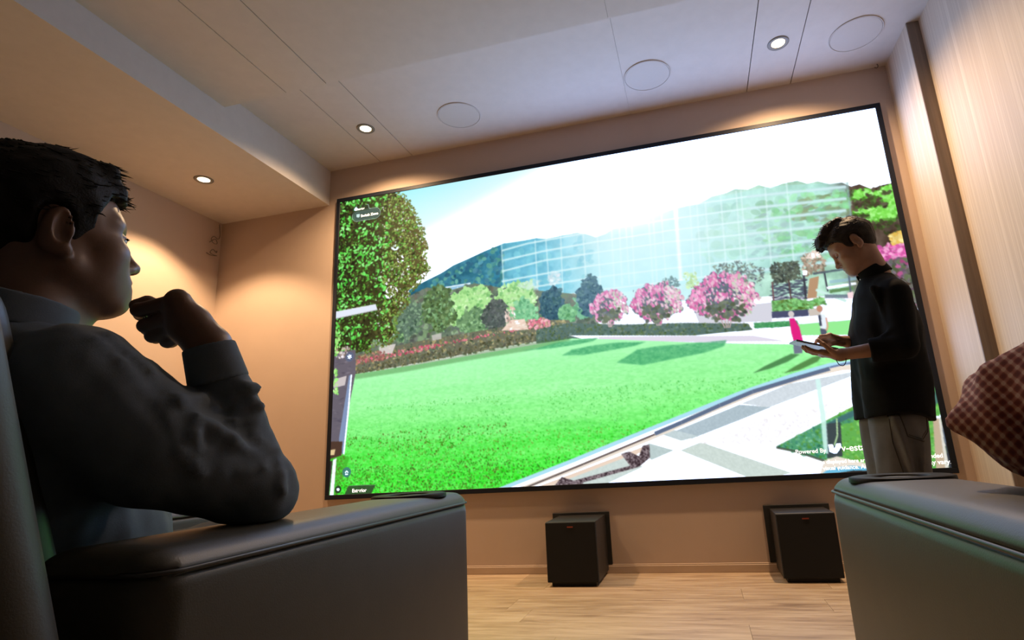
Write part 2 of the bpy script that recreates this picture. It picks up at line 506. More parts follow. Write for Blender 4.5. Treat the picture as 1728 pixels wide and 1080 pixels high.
stamps(pmask([(673.8, 122.8), (897.7, 128.2), (886.9, 245.4), (663.6, 214.1)]), 200, 5, 13, [(176,226,190),(150,206,160),(200,240,220),(140,190,170),(170,220,210)], 1.4, 0.45)
stamps(pmask([(756.5, 131.4), (897.7, 128.2), (886.9, 245.4), (770.3, 229.1)]), 110, 4, 10, [(120,190,96),(140,206,120),(110,160,110),(160,220,150)], 1.7, 0.6)
stamps(pmask([(819.2, 131.8), (895.4, 131.8), (890.9, 180.6), (817.4, 174.8)]), 60, 4, 11, [(110,112,44),(124,120,56),(96,120,60)], 2.6, 0.6, -.12)
stamps(pmask([(785.1, 120.8), (898.7, 122.3), (890.0, 226.8), (788.8, 221.9)]), 70, 4, 9, [(120,220,110),(150,236,140),(100,190,90)], 1.5, 0.55)
stamps(pmask([(745.6, 145.1), (869.4, 145.4), (854.4, 240.9), (744.3, 225.4)]), 60, 4, 9, [(120,134,140),(140,150,160)], 2.2, 0.35, -.12)
RT = pmask([(896.0, 127.9), (930.1, 135.9), (972.1, 131.4), (976.8, 216.1), (902.7, 199.9)])
clump = (vnoise(26, 16, seed=91, oct=2) > .47).astype(np.float32)
stamps(RT * clump, 420, 2, 6, [(84,170,48),(100,196,60),(76,140,44)], 1.5, 0.9)
stamps(RT * np.roll(clump, -4, 0) * clump, 420, 1.5, 4.2, [(128,226,84),(150,240,112),(110,208,70),(160,244,130)], 1.6, 0.95)
stamps(RT * (1 - clump), 160, 2, 5, [(62,52,44),(58,74,36),(84,70,60),(70,120,44)], 1.6, 0.8)
# far white house
poly([(221.7, 201.7), (268.4, 199.9), (272.6, 213.6), (221.6, 217.1)], (150,196,226))
stroke([(221.7, 202.8), (269.5, 201.2)], 2.2, (226,246,255)); stroke([(223.9, 215.2), (272.6, 212.5)], 1.8, (216,240,252))
stroke([(230.9, 205.0), (231.9, 218.4)], 1.4, (214,240,250)); stroke([(244.6, 204.6), (245.5, 217.9)], 1.4, (214,240,250)); stroke([(258.2, 203.0), (260.2, 217.5)], 1.4, (214,240,250))
# glass building: pale veil, floors and mullions
veil = pmask([(329.4, 135.1), (388.7, 135.0), (493.8, 143.3), (555.7, 131.3), (694.1, 110.4), (787.3, 104.6), (899.4, 117.4), (890.9, 246.0), (767.7, 248.2), (486.2, 251.9), (331.9, 256.3)])
fill(veil, (170,240,252), 0.30)
FL = [[(330.0, 148.6), (377.5, 142.2), (494.2, 137.9), (624.4, 135.9), (746.7, 137.0), (893.4, 144.4)], [(329.4, 167.4), (404.6, 160.5), (492.8, 157.2), (622.4, 155.6), (744.0, 158.1), (890.2, 163.8)],
      [(328.8, 187.1), (403.8, 177.8), (491.5, 176.2), (620.5, 175.1), (741.1, 180.1), (890.1, 185.4)], [(328.2, 205.5), (427.9, 200.4), (489.9, 198.3), (618.1, 198.5), (738.2, 202.7), (889.1, 206.6)],
      [(328.6, 225.0), (426.7, 221.5), (502.5, 219.9), (615.9, 220.7), (735.7, 222.3), (888.4, 226.6)], [(332.3, 245.8), (425.4, 244.4), (506.9, 242.2), (597.5, 242.6), (733.3, 241.6), (886.9, 245.4)], [(616.7, 115.5), (749.3, 116.7), (896.5, 124.9)]]
for f_ in FL:
    stroke(f_, 4.2, (206,250,255), 0.55, 0.6)
    stroke(f_, 2.0, (236,255,255), 0.55)
    stroke(f_[-2:], 6.0, (196,228,236), 0.5, .8)
for p_ in ([(329.4, 135.1), (331.9, 256.3)], [(391.8, 137.7), (391.8, 248.7)], [(411.1, 139.5), (412.6, 211.2)], [(437.8, 136.9), (435.7, 245.7)], [(477.5, 139.7), (476.7, 242.5)], [(501.7, 147.7), (500.8, 243.4)], [(526.8, 139.7), (523.9, 240.2)], [(540.3, 135.4), (536.8, 239.8)], [(551.6, 132.8), (548.6, 239.3)], [(561.6, 133.3), (557.3, 240.4)], [(590.2, 125.0), (587.1, 242.2)], [(598.2, 123.1), (593.7, 243.1)], [(612.2, 121.1), (608.0, 242.9)], [(659.1, 117.2), (653.0, 242.8)], [(670.6, 117.0), (664.2, 242.3)], [(684.3, 114.0), (678.1, 241.1)], [(709.5, 107.7), (702.7, 241.4)], [(734.3, 103.6), (726.2, 240.7)], [(741.7, 103.9), (735.1, 240.9)], [(779.1, 105.2), (770.5, 240.8)], [(811.7, 103.7), (803.4, 241.4)]):
    stroke(p_, 2.6, (224,253,255), 0.55, 0.5)
stroke([(635.8, 118.6), (631.5, 244.0)], 6.5, (240,255,255), 0.75, 1.0)
stroke([(899.4, 117.4), (893.0, 208.1)], 3.0, (150,190,190), 0.6, 0.6)
# sun glare around the ridge
gl = np.exp(-(((XX - [(558.1, 103.6)][0][0]) / 105) ** 2 + ((YY - [(558.1, 103.6)][0][1]) / 52) ** 2))
fill(gl, (255,255,255), 0.9)
gl2 = np.exp(-(((XX - [(640.2, 169.8)][0][0]) / 150) ** 2 + ((YY - [(640.2, 169.8)][0][1]) / 46) ** 2))
fill(gl2, (232,255,255), 0.38)
# pale ground behind the planting
poly([(339.0, 296.9), (494.5, 275.3), (656.6, 277.8), (762.6, 285.9), (881.9, 300.6), (1069.2, 340.9), (1048.5, 438.9), (441.3, 322.9)], (238,240,250))
poly([(645.9, 291.1), (763.3, 293.6), (759.8, 325.1), (652.2, 317.0)], (214,214,226))
poly([(655.8, 284.5), (764.3, 286.1), (763.0, 295.5), (656.6, 294.3)], (250,250,255))
# light green shrubs, left to middle
bush = pmask([(149.5, 210.5), (184.7, 198.1), (230.8, 209.5), (276.2, 202.0), (331.0, 217.8), (389.6, 229.4), (446.2, 241.8), (486.2, 251.9), (492.6, 301.3), (386.3, 297.9), (229.8, 311.7), (44.1, 320.5), (42.2, 265.2)])
fill(bush, (104,122,104)); stamps(bush, 500, 3, 8, [(96,116,96),(120,146,112),(84,100,92),(140,170,130),(110,120,110)], 1.4, .8)
stamps(bush * (YY > 190) , 200, 2, 6, [(84,84,86),(100,96,92),(120,110,100)], 1.6, .6)
def shrub(c, rx, ry, cols, n, rag=.42, base=None, seed=1, r=(1.5, 4.5), alpha=.9, fa=1.0):
    cx, cy = c[0]
    m = emask(cx, cy, rx, ry, rag, seed)
    fill(m, base if base is not None else cols[0], fa)
    stamps(m, n, r[0], r[1], cols, 1.5, alpha)
pale = [(176,232,150),(150,214,130),(200,242,176),(120,190,110)]
shrub([(114.4, 250.9)], 60, 38, [(90,128,90),(120,160,110),(70,104,80),(150,196,130)], 330, seed=21)
shrub([(275.6, 231.4)], 34, 24, pale, 160, seed=22); shrub([(352.0, 235.4)], 38, 26, pale, 170, seed=23)
shrub([(247.4, 244.3)], 30, 30, pale, 150, seed=24); shrub([(366.7, 268.8)], 26, 26, [(120,196,140),(150,214,160),(96,170,120)], 130, seed=25)
shrub([(422.0, 212.4)], 13, 12, [(226,240,244),(240,232,236)], 40, seed=26, alpha=.35, fa=.45, rag=.5); shrub([(379.5, 217.5)], 18, 9, [(214,244,232),(224,246,240)], 40, seed=27, alpha=.3, fa=.4, rag=.5)
shrub([(470.1, 265.3)], 16, 22, [(120,190,150),(96,170,130),(150,210,170)], 80, seed=28)
shrub([(207.7, 239.6)], 31, 42, [(84,116,72),(66,92,62),(104,136,84),(130,176,124),(76,100,56)], 420, seed=29)
shrub([(149.8, 254.9)], 26, 36, [(96,122,104),(80,108,92),(130,164,130)], 200, seed=30)
shrub([(274.7, 274.2)], 30, 26, [(110,150,104),(84,124,88),(150,196,140)], 200, seed=31)
shrub([(314.3, 264.9)], 23, 28, [(84,92,92),(66,80,76),(96,108,100)], 200, seed=32, rag=.34)
shrub([(415.3, 258.8)], 22, 31, [(42,84,104),(34,70,92),(60,104,116),(50,92,96)], 200, seed=33, rag=.30)
shrub([(481.2, 251.3)], 21, 33, [(52,92,114),(40,76,100),(70,112,122)], 200, seed=34, rag=.30)
shrub([(442.1, 275.4)], 14, 15, [(120,190,130),(90,160,110)], 60, seed=35)
# flower beds along the lawn
bed = pmask([(38.9, 309.1), (91.6, 303.3), (184.7, 294.4), (274.4, 290.0), (350.1, 285.6), (387.1, 281.5), (443.4, 287.8), (456.8, 315.5), (359.3, 319.6), (229.6, 329.5), (41.3, 344.0)])
fill(bed, (112,112,92))
stamps(bed, 900, 1.2, 3.6, [(150,140,96),(120,126,100),(96,100,90),(178,168,120),(110,120,96),(84,104,84)], 1.6, .9)
stamps(pmask([(44.0, 316.1), (161.8, 306.0), (339.2, 292.8), (381.6, 287.1), (381.4, 293.2), (161.9, 314.5), (46.7, 325.1)]), 170, 1.2, 3.0, [(214,80,116),(226,110,130),(200,92,110),(240,150,160)], 1.5, .85)
stamps(pmask([(44.5, 331.3), (229.7, 314.8), (359.9, 305.3), (452.7, 301.0), (451.8, 315.0), (229.6, 329.5), (42.5, 344.1)]), 420, 1.5, 3.4, [(96,100,74),(76,84,66),(110,110,84),(84,84,60)], 1.6, .8)
poly([(324.2, 293.2), (341.9, 276.4), (366.3, 277.1), (372.8, 296.4)], (240,214,196)); stamps(pmask([(324.2, 293.2), (341.9, 276.4), (366.3, 277.1), (372.8, 296.4)]), 30, 2, 5, [(255,240,226),(222,190,170)], 3, .8, 0.0)
stamps(pmask([(371.5, 279.7), (408.1, 278.7), (412.2, 297.6), (375.9, 297.8)]), 90, 1.5, 3.6, [(226,120,150),(240,170,180),(214,100,120),(200,150,130)], 1.5, .95)
stamps(pmask([(329.8, 254.0), (349.3, 252.0), (348.1, 282.3), (333.1, 283.8)]), 40, 1.5, 4, [(236,196,184),(250,226,214)], 2.2, .9, 1.2)
poly([(91.5, 297.9), (124.5, 295.8), (117.7, 312.3), (91.8, 312.0)], (236,226,224), .8); stamps(pmask([(41.4, 311.5), (103.5, 304.5), (103.8, 321.8), (44.3, 327.0)]), 60, 1.5, 3.5, [(160,90,90),(140,96,84),(190,130,110)], 1.5, .8)
poly([(193.9, 287.8), (213.2, 285.6), (213.1, 296.3), (196.1, 297.7)], (206,200,196), .8)
# clipped hedge
hd = pmask([(386.3, 297.9), (443.1, 292.8), (531.4, 305.6), (634.3, 314.0), (724.3, 324.9), (731.3, 338.8), (727.1, 343.9), (641.2, 334.9), (529.9, 324.1), (441.3, 321.9), (385.2, 322.2)])
fill(hd, (84,110,104)); stamps(hd, 700, 1.2, 3.0, [(78,104,92),(92,118,112),(70,96,74),(100,118,90),(84,108,60)], 1.5, .8)
poly([(733.1, 325.0), (795.1, 328.1), (794.7, 336.4), (733.7, 333.4)], (70,150,96)); stamps(pmask([(733.1, 325.0), (795.1, 328.1), (794.7, 336.4), (733.7, 333.4)]), 60, 1, 2.5, [(60,150,90),(100,180,120)], 1.5, .8)
# dark conifers, palms and planters on the right
stamps(pmask([(681.0, 224.6), (726.7, 223.0), (760.1, 239.4), (752.8, 261.7), (677.9, 251.0)]), 200, 1.5, 4.0, [(92,104,110),(110,124,120),(80,92,96),(120,130,112)], 2.2, .7)
stamps(pmask([(602.9, 236.2), (623.9, 234.9), (627.9, 251.5), (603.3, 252.3)]), 70, 1.5, 3.6, [(86,120,130),(104,140,140)], 2.0, .8)
stamps(pmask([(635.7, 230.5), (654.6, 229.0), (658.6, 259.4), (638.3, 258.8)]), 60, 1.5, 4, [(190,230,160),(210,240,180)], 1.6, .8)
stamps(pmask([(769.7, 233.9), (808.7, 234.5), (810.4, 263.5), (766.9, 267.4)]), 330, 1.5, 4.2, [(62,70,64),(84,96,80),(100,112,96),(52,62,60)], 2.2, .85)
stamps(pmask([(765.4, 265.3), (817.1, 264.4), (813.8, 297.9), (763.0, 295.5)]), 200, 1.5, 4.5, [(76,84,104),(92,100,120),(60,66,88)], 3.0, .8, 0.0)
stamps(pmask([(815.7, 227.7), (837.2, 221.1), (847.9, 239.9), (843.0, 260.2), (814.3, 260.2)]), 170, 1.5, 4, [(176,150,130),(150,128,110),(200,180,160),(120,110,92)], 2.0, .85)
stamps(pmask([(825.2, 221.3), (840.5, 221.6), (842.4, 231.5), (823.5, 232.7)]), 26, 2, 4, [(255,240,230),(246,220,206)], 1.6, .9)
poly([(822.1, 265.0), (835.9, 263.0), (827.5, 295.8), (814.1, 296.0)], (184,146,112)); stroke([(814.9, 256.4), (812.3, 296.7)], 3.2, (54,56,70)); stroke([(844.1, 258.5), (844.5, 288.6)], 2.4, (60,64,78)); stroke([(792.5, 263.0), (791.4, 295.1)], 2.0, (84,60,60)); stroke([(768.2, 263.7), (766.4, 295.9)], 2.0, (110,70,76))
poly([(813.9, 251.5), (820.7, 251.5), (819.6, 259.0), (813.6, 259.1)], (250,250,250))
stroke([(846.9, 288.9), (880.0, 287.5)], 5, (96,140,90)); stroke([(828.2, 258.2), (885.1, 256.5)], 3.4, (70,84,100), .8); stroke([(849.2, 274.2), (886.4, 273.5)], 5, (150,190,210), .7); stroke([(843.7, 282.9), (885.2, 280.7)], 4, (250,252,255), .9)
pl_ = pmask([(763.3, 293.6), (795.8, 293.8), (816.0, 300.0), (835.7, 296.8), (837.6, 306.3), (814.4, 310.9), (814.7, 314.7), (761.8, 310.4)])
fill(pl_, (110,176,104)); stamps(pl_, 150, 1.5, 4.2, [(120,196,110),(90,150,80),(150,220,140),(90,120,50)], 2.0, .9)
poly([(761.0, 310.3), (813.3, 312.7), (812.6, 322.7), (760.4, 320.5)], (70,76,108)); poly([(813.2, 313.6), (833.5, 311.3), (828.3, 323.6), (813.3, 323.7)], (206,196,186))
stroke([(828.5, 283.8), (867.2, 306.2)], 4.0, (206,240,232)); stroke([(839.3, 295.4), (877.9, 300.1)], 5.5, (96,112,130), .8)
stroke([(877.2, 264.8), (875.3, 296.1)], 2.2, (90,100,120)); poly([(870.8, 293.7), (879.1, 292.9), (877.3, 303.7), (870.2, 302.9)], (250,220,226))
# pink crape myrtles
def myrtle(c, rx, ry, seed, n):
    cx, cy = c[0]
    for dx in (-.25, -.05, .12, .3):
        stroke([(cx + dx * .25 * rx, cy + ry * 1.35), (cx + dx * rx, cy + ry * .5)], 1.6, (196,170,170))
    m = emask(cx, cy, rx, ry, .32, seed, 8)
    fill(m, (92,92,120))
    stamps(m, n, 1.4, 4.0, [(86,88,116),(100,104,118),(96,118,110),(110,130,110)], 1.5, .8)
    up = m * (YY < cy + ry * .25)
    rim = m * (((XX - cx) / rx) ** 2 + ((YY - cy) / ry) ** 2 > 0.34)
    stamps(rim, int(n * .9), 1.6, 4.2, [(238,150,196),(226,110,170),(246,190,214),(214,96,160)], 1.7, .9, 1.35)
    stamps(up, int(n * .45), 1.6, 4.0, [(236,140,190),(222,96,164),(250,200,220)], 1.7, .9, 1.35)
    stamps(m * (XX > cx + rx * .3) , int(n * .3), 1.6, 3.6, [(250,206,222),(232,220,214),(190,210,180)], 1.7, .8, 1.1)
    stamps(m * (YY > cy + ry * .2) * (np.abs(XX - cx) < rx * .6), int(n * .2), 2.5, 5, [(84,96,90),(96,108,84)], 1.4, .9)
myrtle([(511.5, 272.3)], 29, 26, 41, 220); myrtle([(589.7, 274.6)], 40, 29, 42, 300); myrtle([(693.0, 277.4)], 50, 38, 43, 420)
# sunlit haze over the middle of the planting
hz_ = np.exp(-(((XX - [(550.1, 198.2)][0][0]) / 190) ** 2 + ((YY - [(550.1, 198.2)][0][1]) / 95) ** 2))
fill(hz_, (226,246,255), .30)
# magenta shrubs at the right edge
stamps(pmask([(919.1, 229.2), (968.2, 219.5), (970.1, 252.4), (918.8, 249.9)]), 200, 2, 5, [(236,120,190),(222,90,170),(246,170,214),(190,80,150)], 1.6, .95)
stamps(pmask([(918.8, 249.9), (970.6, 249.7), (967.6, 329.0), (920.4, 332.4)]), 260, 2, 6, [(84,90,84),(110,110,104),(96,110,80),(120,100,120),(190,96,150)], 1.6, .95)
stamps(pmask([(941.3, 213.5), (966.7, 206.0), (966.8, 223.1), (942.9, 227.0)]), 60, 2, 4.5, [(230,190,90),(206,160,80),(246,220,140)], 1.5, .95)
poly([(941.0, 348.0), (964.3, 346.2), (964.0, 360.1), (940.2, 361.1)], (140,226,120)); poly([(931.1, 360.1), (966.9, 357.0), (972.0, 432.3), (947.9, 434.4)], (250,250,255))
# plaza and lawn
poly([(441.8, 313.9), (529.9, 323.2), (641.2, 334.9), (734.3, 335.4), (793.9, 336.3), (879.2, 341.1), (993.2, 353.8), (981.0, 416.4), (785.6, 364.6), (631.1, 344.3), (471.1, 324.9)], (246,246,252))
poly([(491.1, 321.1), (641.1, 335.8), (728.8, 344.1), (778.1, 358.4), (631.1, 344.3), (490.7, 327.0)], (226,220,236))
poly([(790.0, 334.0), (872.1, 335.8), (918.1, 345.4), (915.2, 361.9), (791.8, 350.7)], (150,238,150))
lawn = pmask([(41.3, 344.0), (162.0, 337.8), (273.5, 330.6), (379.9, 323.7), (446.5, 319.4), (519.8, 329.0), (639.9, 346.1), (718.6, 356.0), (785.7, 363.7), (873.7, 374.4), (894.5, 391.3), (870.4, 394.2), (830.1, 396.6), (779.2, 408.7), (700.7, 428.8), (563.6, 472.6), (429.6, 515.5), (284.1, 561.9), (6.2, 560.4), (15.9, 516.3), (27.6, 456.3)])
ly = np.clip((YY - [(481.2, 322.0)][0][1]) / (GH - [(481.2, 322.0)][0][1]), 0, 1)
lc = lerp((176,255,190), (150,250,150), np.clip(ly * 2.2, 0, 1))
k2 = np.clip((ly - .42) / .5, 0, 1)[..., None]
lc = lc * (1 - k2) + rgb((72,240,62)) * k2
nz = vnoise(5, 2.5, seed=51, oct=2) - .5
band = vnoise(220, 16, seed=52, oct=3) - .5
lc = np.clip(lc + (nz * (0.05 + 0.34 * ly))[..., None] * rgb((200,160,200)) + (band * .22 * np.clip(ly * 1.6, 0, 1))[..., None] * rgb((255,90,255)), 0, 1)
fill(lawn, lc)
stamps(lawn * (ly > .35) * (vnoise(60, 30, seed=53) > .42), 2600, .7, 1.7, [(96,190,80),(110,214,96),(90,200,110),(70,180,70)], 1.4, .55)
stamps(lawn * (ly > .62), 3600, .8, 2.0, [(50,180,36),(70,210,50),(120,170,60),(80,250,70),(120,255,110),(90,255,90)], 1.5, .7)
stamps(lawn * (ly > .55) * (XX < 330) * (vnoise(70, 20, seed=54) > .45), 900, .8, 2.0, [(60,130,24),(96,120,36),(40,150,24),(90,80,30)], 1.5, .75)
stamps(lawn * (ly > .80), 700, .8, 1.8, [(30,110,20),(70,90,30)], 1.5, .7)
for p_ in ([(41.3, 344.0), (45.2, 352.9), (139.2, 348.4), (251.5, 339.9), (369.2, 332.7), (441.3, 322.9), (446.6, 318.4), (359.3, 319.6), (229.6, 330.5)],):
    poly(p_, (70,120,60), .45, 1.0)
for p_ in ([(358.8, 331.7), (384.8, 330.2), (421.0, 323.8), (466.3, 322.5), (491.0, 323.0), (480.8, 327.9), (450.8, 330.8), (410.3, 332.8)], [(427.8, 346.4), (445.4, 338.2), (480.3, 334.8), (519.4, 333.8), (566.8, 337.7), (547.5, 342.5), (508.8, 345.5), (464.6, 349.0)], [(516.8, 366.6), (536.7, 356.9), (551.7, 348.7), (584.8, 346.3), (630.8, 347.1), (689.9, 347.5), (685.3, 356.3), (656.0, 363.7), (610.2, 368.7), (558.8, 374.3)]):
    m_ = pmask(p_, .8)
    fill(m_ * (0.72 + .5 * (vnoise(5, 3, seed=61) - .5)), (58,158,104), .95)
poly([(721.3, 401.9), (739.6, 392.7), (761.9, 384.0), (779.5, 377.5), (791.7, 379.6), (773.8, 388.7), (747.4, 397.0)], (70,128,74), .9, .6)
poly([(764.7, 405.7), (785.3, 395.1), (809.1, 384.9), (822.2, 384.3), (814.5, 392.5), (788.4, 402.5)], (78,128,66), .9, .6)
# kerb, edging and paving
pv = pmask([(284.1, 561.9), (429.6, 515.5), (563.6, 472.6), (700.7, 428.8), (779.2, 408.7), (829.8, 398.3), (870.1, 395.9), (982.9, 406.5), (972.2, 605.7), (268.3, 583.3)])
fill(pv, (248,246,244))
poly([(337.3, 563.9), (442.8, 532.3), (552.1, 498.7), (561.1, 499.3), (523.2, 517.6), (368.8, 565.1)], (236,214,196))
stroke([(314.4, 563.1), (443.3, 525.2), (562.4, 486.0), (654.7, 452.0), (735.2, 425.4), (803.7, 410.0), (845.0, 404.1), (868.7, 404.5)], 9, (240,228,214))
stroke([(281.0, 563.7), (429.5, 517.3), (563.5, 473.5), (700.6, 429.7), (779.1, 409.6), (829.7, 399.2), (869.8, 397.6)], 6, (176,226,246))
stroke([(299.2, 564.3), (443.6, 519.8), (567.5, 479.2), (700.1, 434.1), (782.7, 413.5)], 3.2, (252,252,255))
stroke([(319.3, 565.1), (453.0, 521.2), (567.2, 482.7)], 2.6, (96,84,84))
stroke([(567.3, 481.8), (609.0, 467.6), (668.5, 445.9), (717.7, 429.3), (782.5, 414.3), (828.9, 404.4)], 6.0, (96,112,140))
stroke([(829.1, 402.6), (853.8, 398.8), (869.6, 399.4)], 3.0, (110,130,170))
grc = (190,208,214)
NZG = vnoise(2.2, seed=70, oct=1)
def granite(pts, c, seed):
    m = pmask(pts); fill(m, np.clip(rgb(c) + ((NZG - .5) * .05)[..., None], 0, 1))
granite([(599.8, 479.4), (696.7, 447.1), (740.5, 453.9), (695.7, 469.0), (622.3, 492.3)], (176,194,204), 71)
granite([(698.6, 445.5), (769.0, 422.0), (863.7, 411.0), (862.8, 416.1), (739.7, 453.8)], (212,222,230), 72)
granite([(603.0, 508.7), (634.7, 498.3), (755.8, 548.7), (707.5, 558.0)], (206,220,214), 73)
granite([(557.0, 495.5), (593.3, 508.1), (559.2, 520.3), (542.2, 508.8)], (188,206,206), 74)
granite([(560.2, 490.3), (597.2, 478.4), (633.1, 489.4), (606.2, 494.8), (580.5, 484.4)], (196,212,216), 75)
granite([(368.9, 563.3), (418.2, 545.6), (518.8, 514.7), (544.8, 530.1), (450.0, 566.4)], (206,220,216), 76)
granite([(631.9, 499.9), (738.2, 465.0), (857.6, 448.1), (856.4, 454.8), (740.3, 509.6)], (243,236,230), 77)
def asphalt(pts):
    m = pmask(pts); fill(m, np.clip(rgb((106,92,98)) + ((vnoise(2.0, seed=78, oct=1) - .5) * .5)[..., None], 0, 1))
asphalt([(398.3, 557.3), (416.6, 539.2), (435.3, 545.4), (525.1, 527.4), (512.8, 509.0), (526.0, 506.2), (539.9, 514.0), (547.6, 498.5), (557.7, 497.3), (556.8, 516.7), (538.5, 529.8), (451.2, 548.8), (443.9, 559.1)])
# lawn wedge under the standing person
wg = pmask([(740.1, 511.2), (798.8, 484.5), (855.8, 459.0), (977.8, 432.8), (981.3, 560.7), (867.7, 547.5), (817.1, 529.6), (800.9, 532.8)])
fill(wg, (100,176,84)); stamps(wg, 900, 1.0, 3.0, [(96,180,70),(120,200,90),(80,150,60),(110,170,60),(140,210,110)], 1.5, .8)
tl = pmask([(740.1, 511.2), (798.8, 484.5), (854.8, 464.8), (848.0, 482.8), (815.9, 487.3), (805.0, 532.2), (799.4, 532.8)])
fill(tl, (74,150,118), .85); stamps(tl, 260, 1.2, 3.2, [(80,160,126),(60,130,110),(110,180,140),(84,150,60)], 1.5, .7)
poly([(810.9, 483.6), (831.9, 475.8), (826.4, 529.3), (815.4, 530.3), (805.9, 531.4)], (62,74,78)); poly([(812.6, 482.9), (850.7, 466.2), (854.2, 473.2), (832.5, 481.7)], (66,110,116), .9)
stroke([(739.9, 512.1), (767.2, 519.5), (802.2, 534.5)], 3.2, (70,80,70), .8)
stroke([(827.1, 476.3), (824.1, 500.3), (818.0, 514.0)], 1.8, (190,230,170))
poly([(807.3, 418.2), (813.7, 418.8), (812.7, 477.0), (808.4, 525.0), (802.4, 523.1), (805.4, 483.3)], (214,252,246), .85, .5)
poly([(800.7, 534.5), (818.7, 528.9), (861.0, 542.4), (858.8, 555.0), (788.7, 561.5)], (236,226,214))
poly([(786.1, 558.2), (806.9, 544.5), (838.1, 542.8), (861.7, 547.2), (861.1, 550.4), (821.3, 551.7), (801.1, 562.1)], (110,190,226))
poly([(801.6, 558.9), (813.5, 552.1), (837.0, 549.2), (861.1, 550.4), (859.9, 557.5)], (40,36,36)); poly([(808.1, 556.7), (821.0, 553.3), (860.5, 554.3), (859.9, 557.5)], (150,130,84))
# strip right of the standing person
poly([(957.4, 407.5), (975.6, 405.8), (975.2, 415.9), (958.5, 417.7)], (214,160,130)); poly([(958.3, 418.6), (975.5, 414.2), (973.2, 449.0), (954.0, 457.3)], (96,170,104)); poly([(953.1, 454.0), (972.7, 436.5), (972.2, 450.5), (951.2, 471.9)], (76,120,110))
poly([(946.8, 479.7), (956.6, 482.0), (967.1, 473.0), (967.9, 476.3), (957.4, 485.3), (947.2, 485.4)], (236,246,250)); poly([(948.8, 484.7), (957.4, 485.3), (951.2, 555.4), (939.7, 555.6)], (196,176,150)); poly([(956.0, 485.2), (959.2, 483.8), (955.6, 554.8), (951.2, 555.4)], (226,224,214))
poly([(959.2, 483.8), (967.9, 476.3), (966.0, 552.2), (955.6, 554.8)], (54,58,66)); poly([(957.9, 498.2), (968.2, 497.3), (965.6, 517.8), (956.8, 518.9)], (92,104,120))
poly([(956.3, 554.9), (963.7, 545.9), (966.4, 553.8), (965.1, 556.8)], (246,248,250))
# the two strollers shown in the picture
def stroller(pts_coat, coat, head, legs, legc, hair):
    poly(legs, legc); poly(pts_coat, coat, 1.0, .4)
    (a, b), = head
    ellipse(a, b, 4.2, 5.0, hair)
stroller([(784.7, 324.2), (791.4, 324.0), (796.9, 338.5), (798.7, 360.5), (786.2, 360.1), (784.3, 344.4)], (226,30,130), [(788.2, 317.2)], [(784.7, 359.1), (797.9, 360.4), (795.3, 378.2), (783.7, 377.9)], (112,120,140), (214,206,206))
stroller([(826.9, 321.6), (835.1, 322.6), (836.2, 336.4), (833.1, 346.0), (825.3, 343.4)], (226,232,236), [(829.0, 313.6)], [(825.3, 343.4), (835.0, 344.4), (831.4, 356.7), (824.7, 357.8)], (84,90,110), (196,140,116))
poly([(825.8, 323.3), (829.2, 322.8), (828.2, 340.0), (825.0, 339.7)], (60,70,92)); stroke([(835.8, 328.1), (836.0, 342.7), (832.8, 347.8)], 2.0, (226,160,140))
# big tree at the left edge
tr = pmask([(-6.8, -15.7), (32.6, -19.1), (110.0, -5.5), (137.9, 15.3), (148.0, 35.3), (160.4, 55.5), (164.1, 74.0), (175.0, 89.9), (170.3, 104.4), (182.3, 117.9), (175.1, 134.2), (179.9, 154.4), (187.0, 165.7), (170.5, 173.7), (161.1, 189.4), (147.0, 201.2), (149.5, 216.1), (133.1, 230.8), (114.4, 250.9), (124.2, 274.0), (103.3, 293.6), (79.1, 282.4), (70.0, 301.2), (43.6, 305.1), (-5.0, 315.9)])
tm = np.clip(tr * 1.0 + (vnoise(9, seed=81, oct=3) - .5) * 1.1 * blur(tr, 5) * (1 - blur(tr, 5)) * 4, 0, 1)
tm = (tm > .5).astype(np.float32)
holes = emask(*[(113.4, 197.0)][0], 12, 14, .5, 82, 7) + emask(*[(121.8, 112.5)][0], 9, 6, .5, 83, 6) + emask(*[(131.9, 136.2)][0], 6, 7, .5, 84, 6) + emask(*[(101.0, 181.7)][0], 6, 5, .5, 85, 6) + emask(*[(146.6, 155.6)][0], 5, 5, .5, 86, 5)
tm = tm * (1 - np.clip(holes, 0, 1) * (vnoise(4, seed=87, oct=2) > .42))
edge = blur(tm, 5)
edge = ((edge > .06) & (edge < .5) & (XX > 60)).astype(np.float32)
gx_ = grad([(-2.0, 96.8)][0][0], [(178.7, 123.2)][0][0])
fill(tm, lerp((26,32,12), (92,86,46), gx_))
stamps(tm, 900, 2.0, 5.5, [(50,68,20),(36,44,16),(76,78,34),(60,84,30),(84,84,44)], 1.6, .8)
stamps(tm * (XX < 105), 620, 1.5, 4.0, [(30,34,16),(40,58,20),(60,92,30)], 1.6, .8)
stamps(tm, 950, 1.3, 3.4, [(96,176,60),(80,150,50),(120,200,84),(70,130,44)], 1.8, .9)
stamps(tm * (XX < 110) * (vnoise(22, seed=88) > .46), 430, 1.8, 4.6, [(96,220,80),(120,240,110),(80,200,70),(150,250,140),(110,230,96)], 1.8, .95)
stamps(tm * (XX > 95), 600, 1.2, 3.0, [(150,170,80),(130,160,70),(160,200,100)], 1.7, .8)
stamps(edge, 420, 1.3, 3.4, [(110,100,54),(96,120,50),(84,100,40),(120,160,70)], 2.0, .95)
stamps(tm * (XX > 80) * (YY > 20), 90, 1.2, 2.4, [(226,240,236),(246,250,250)], 1.5, .8)
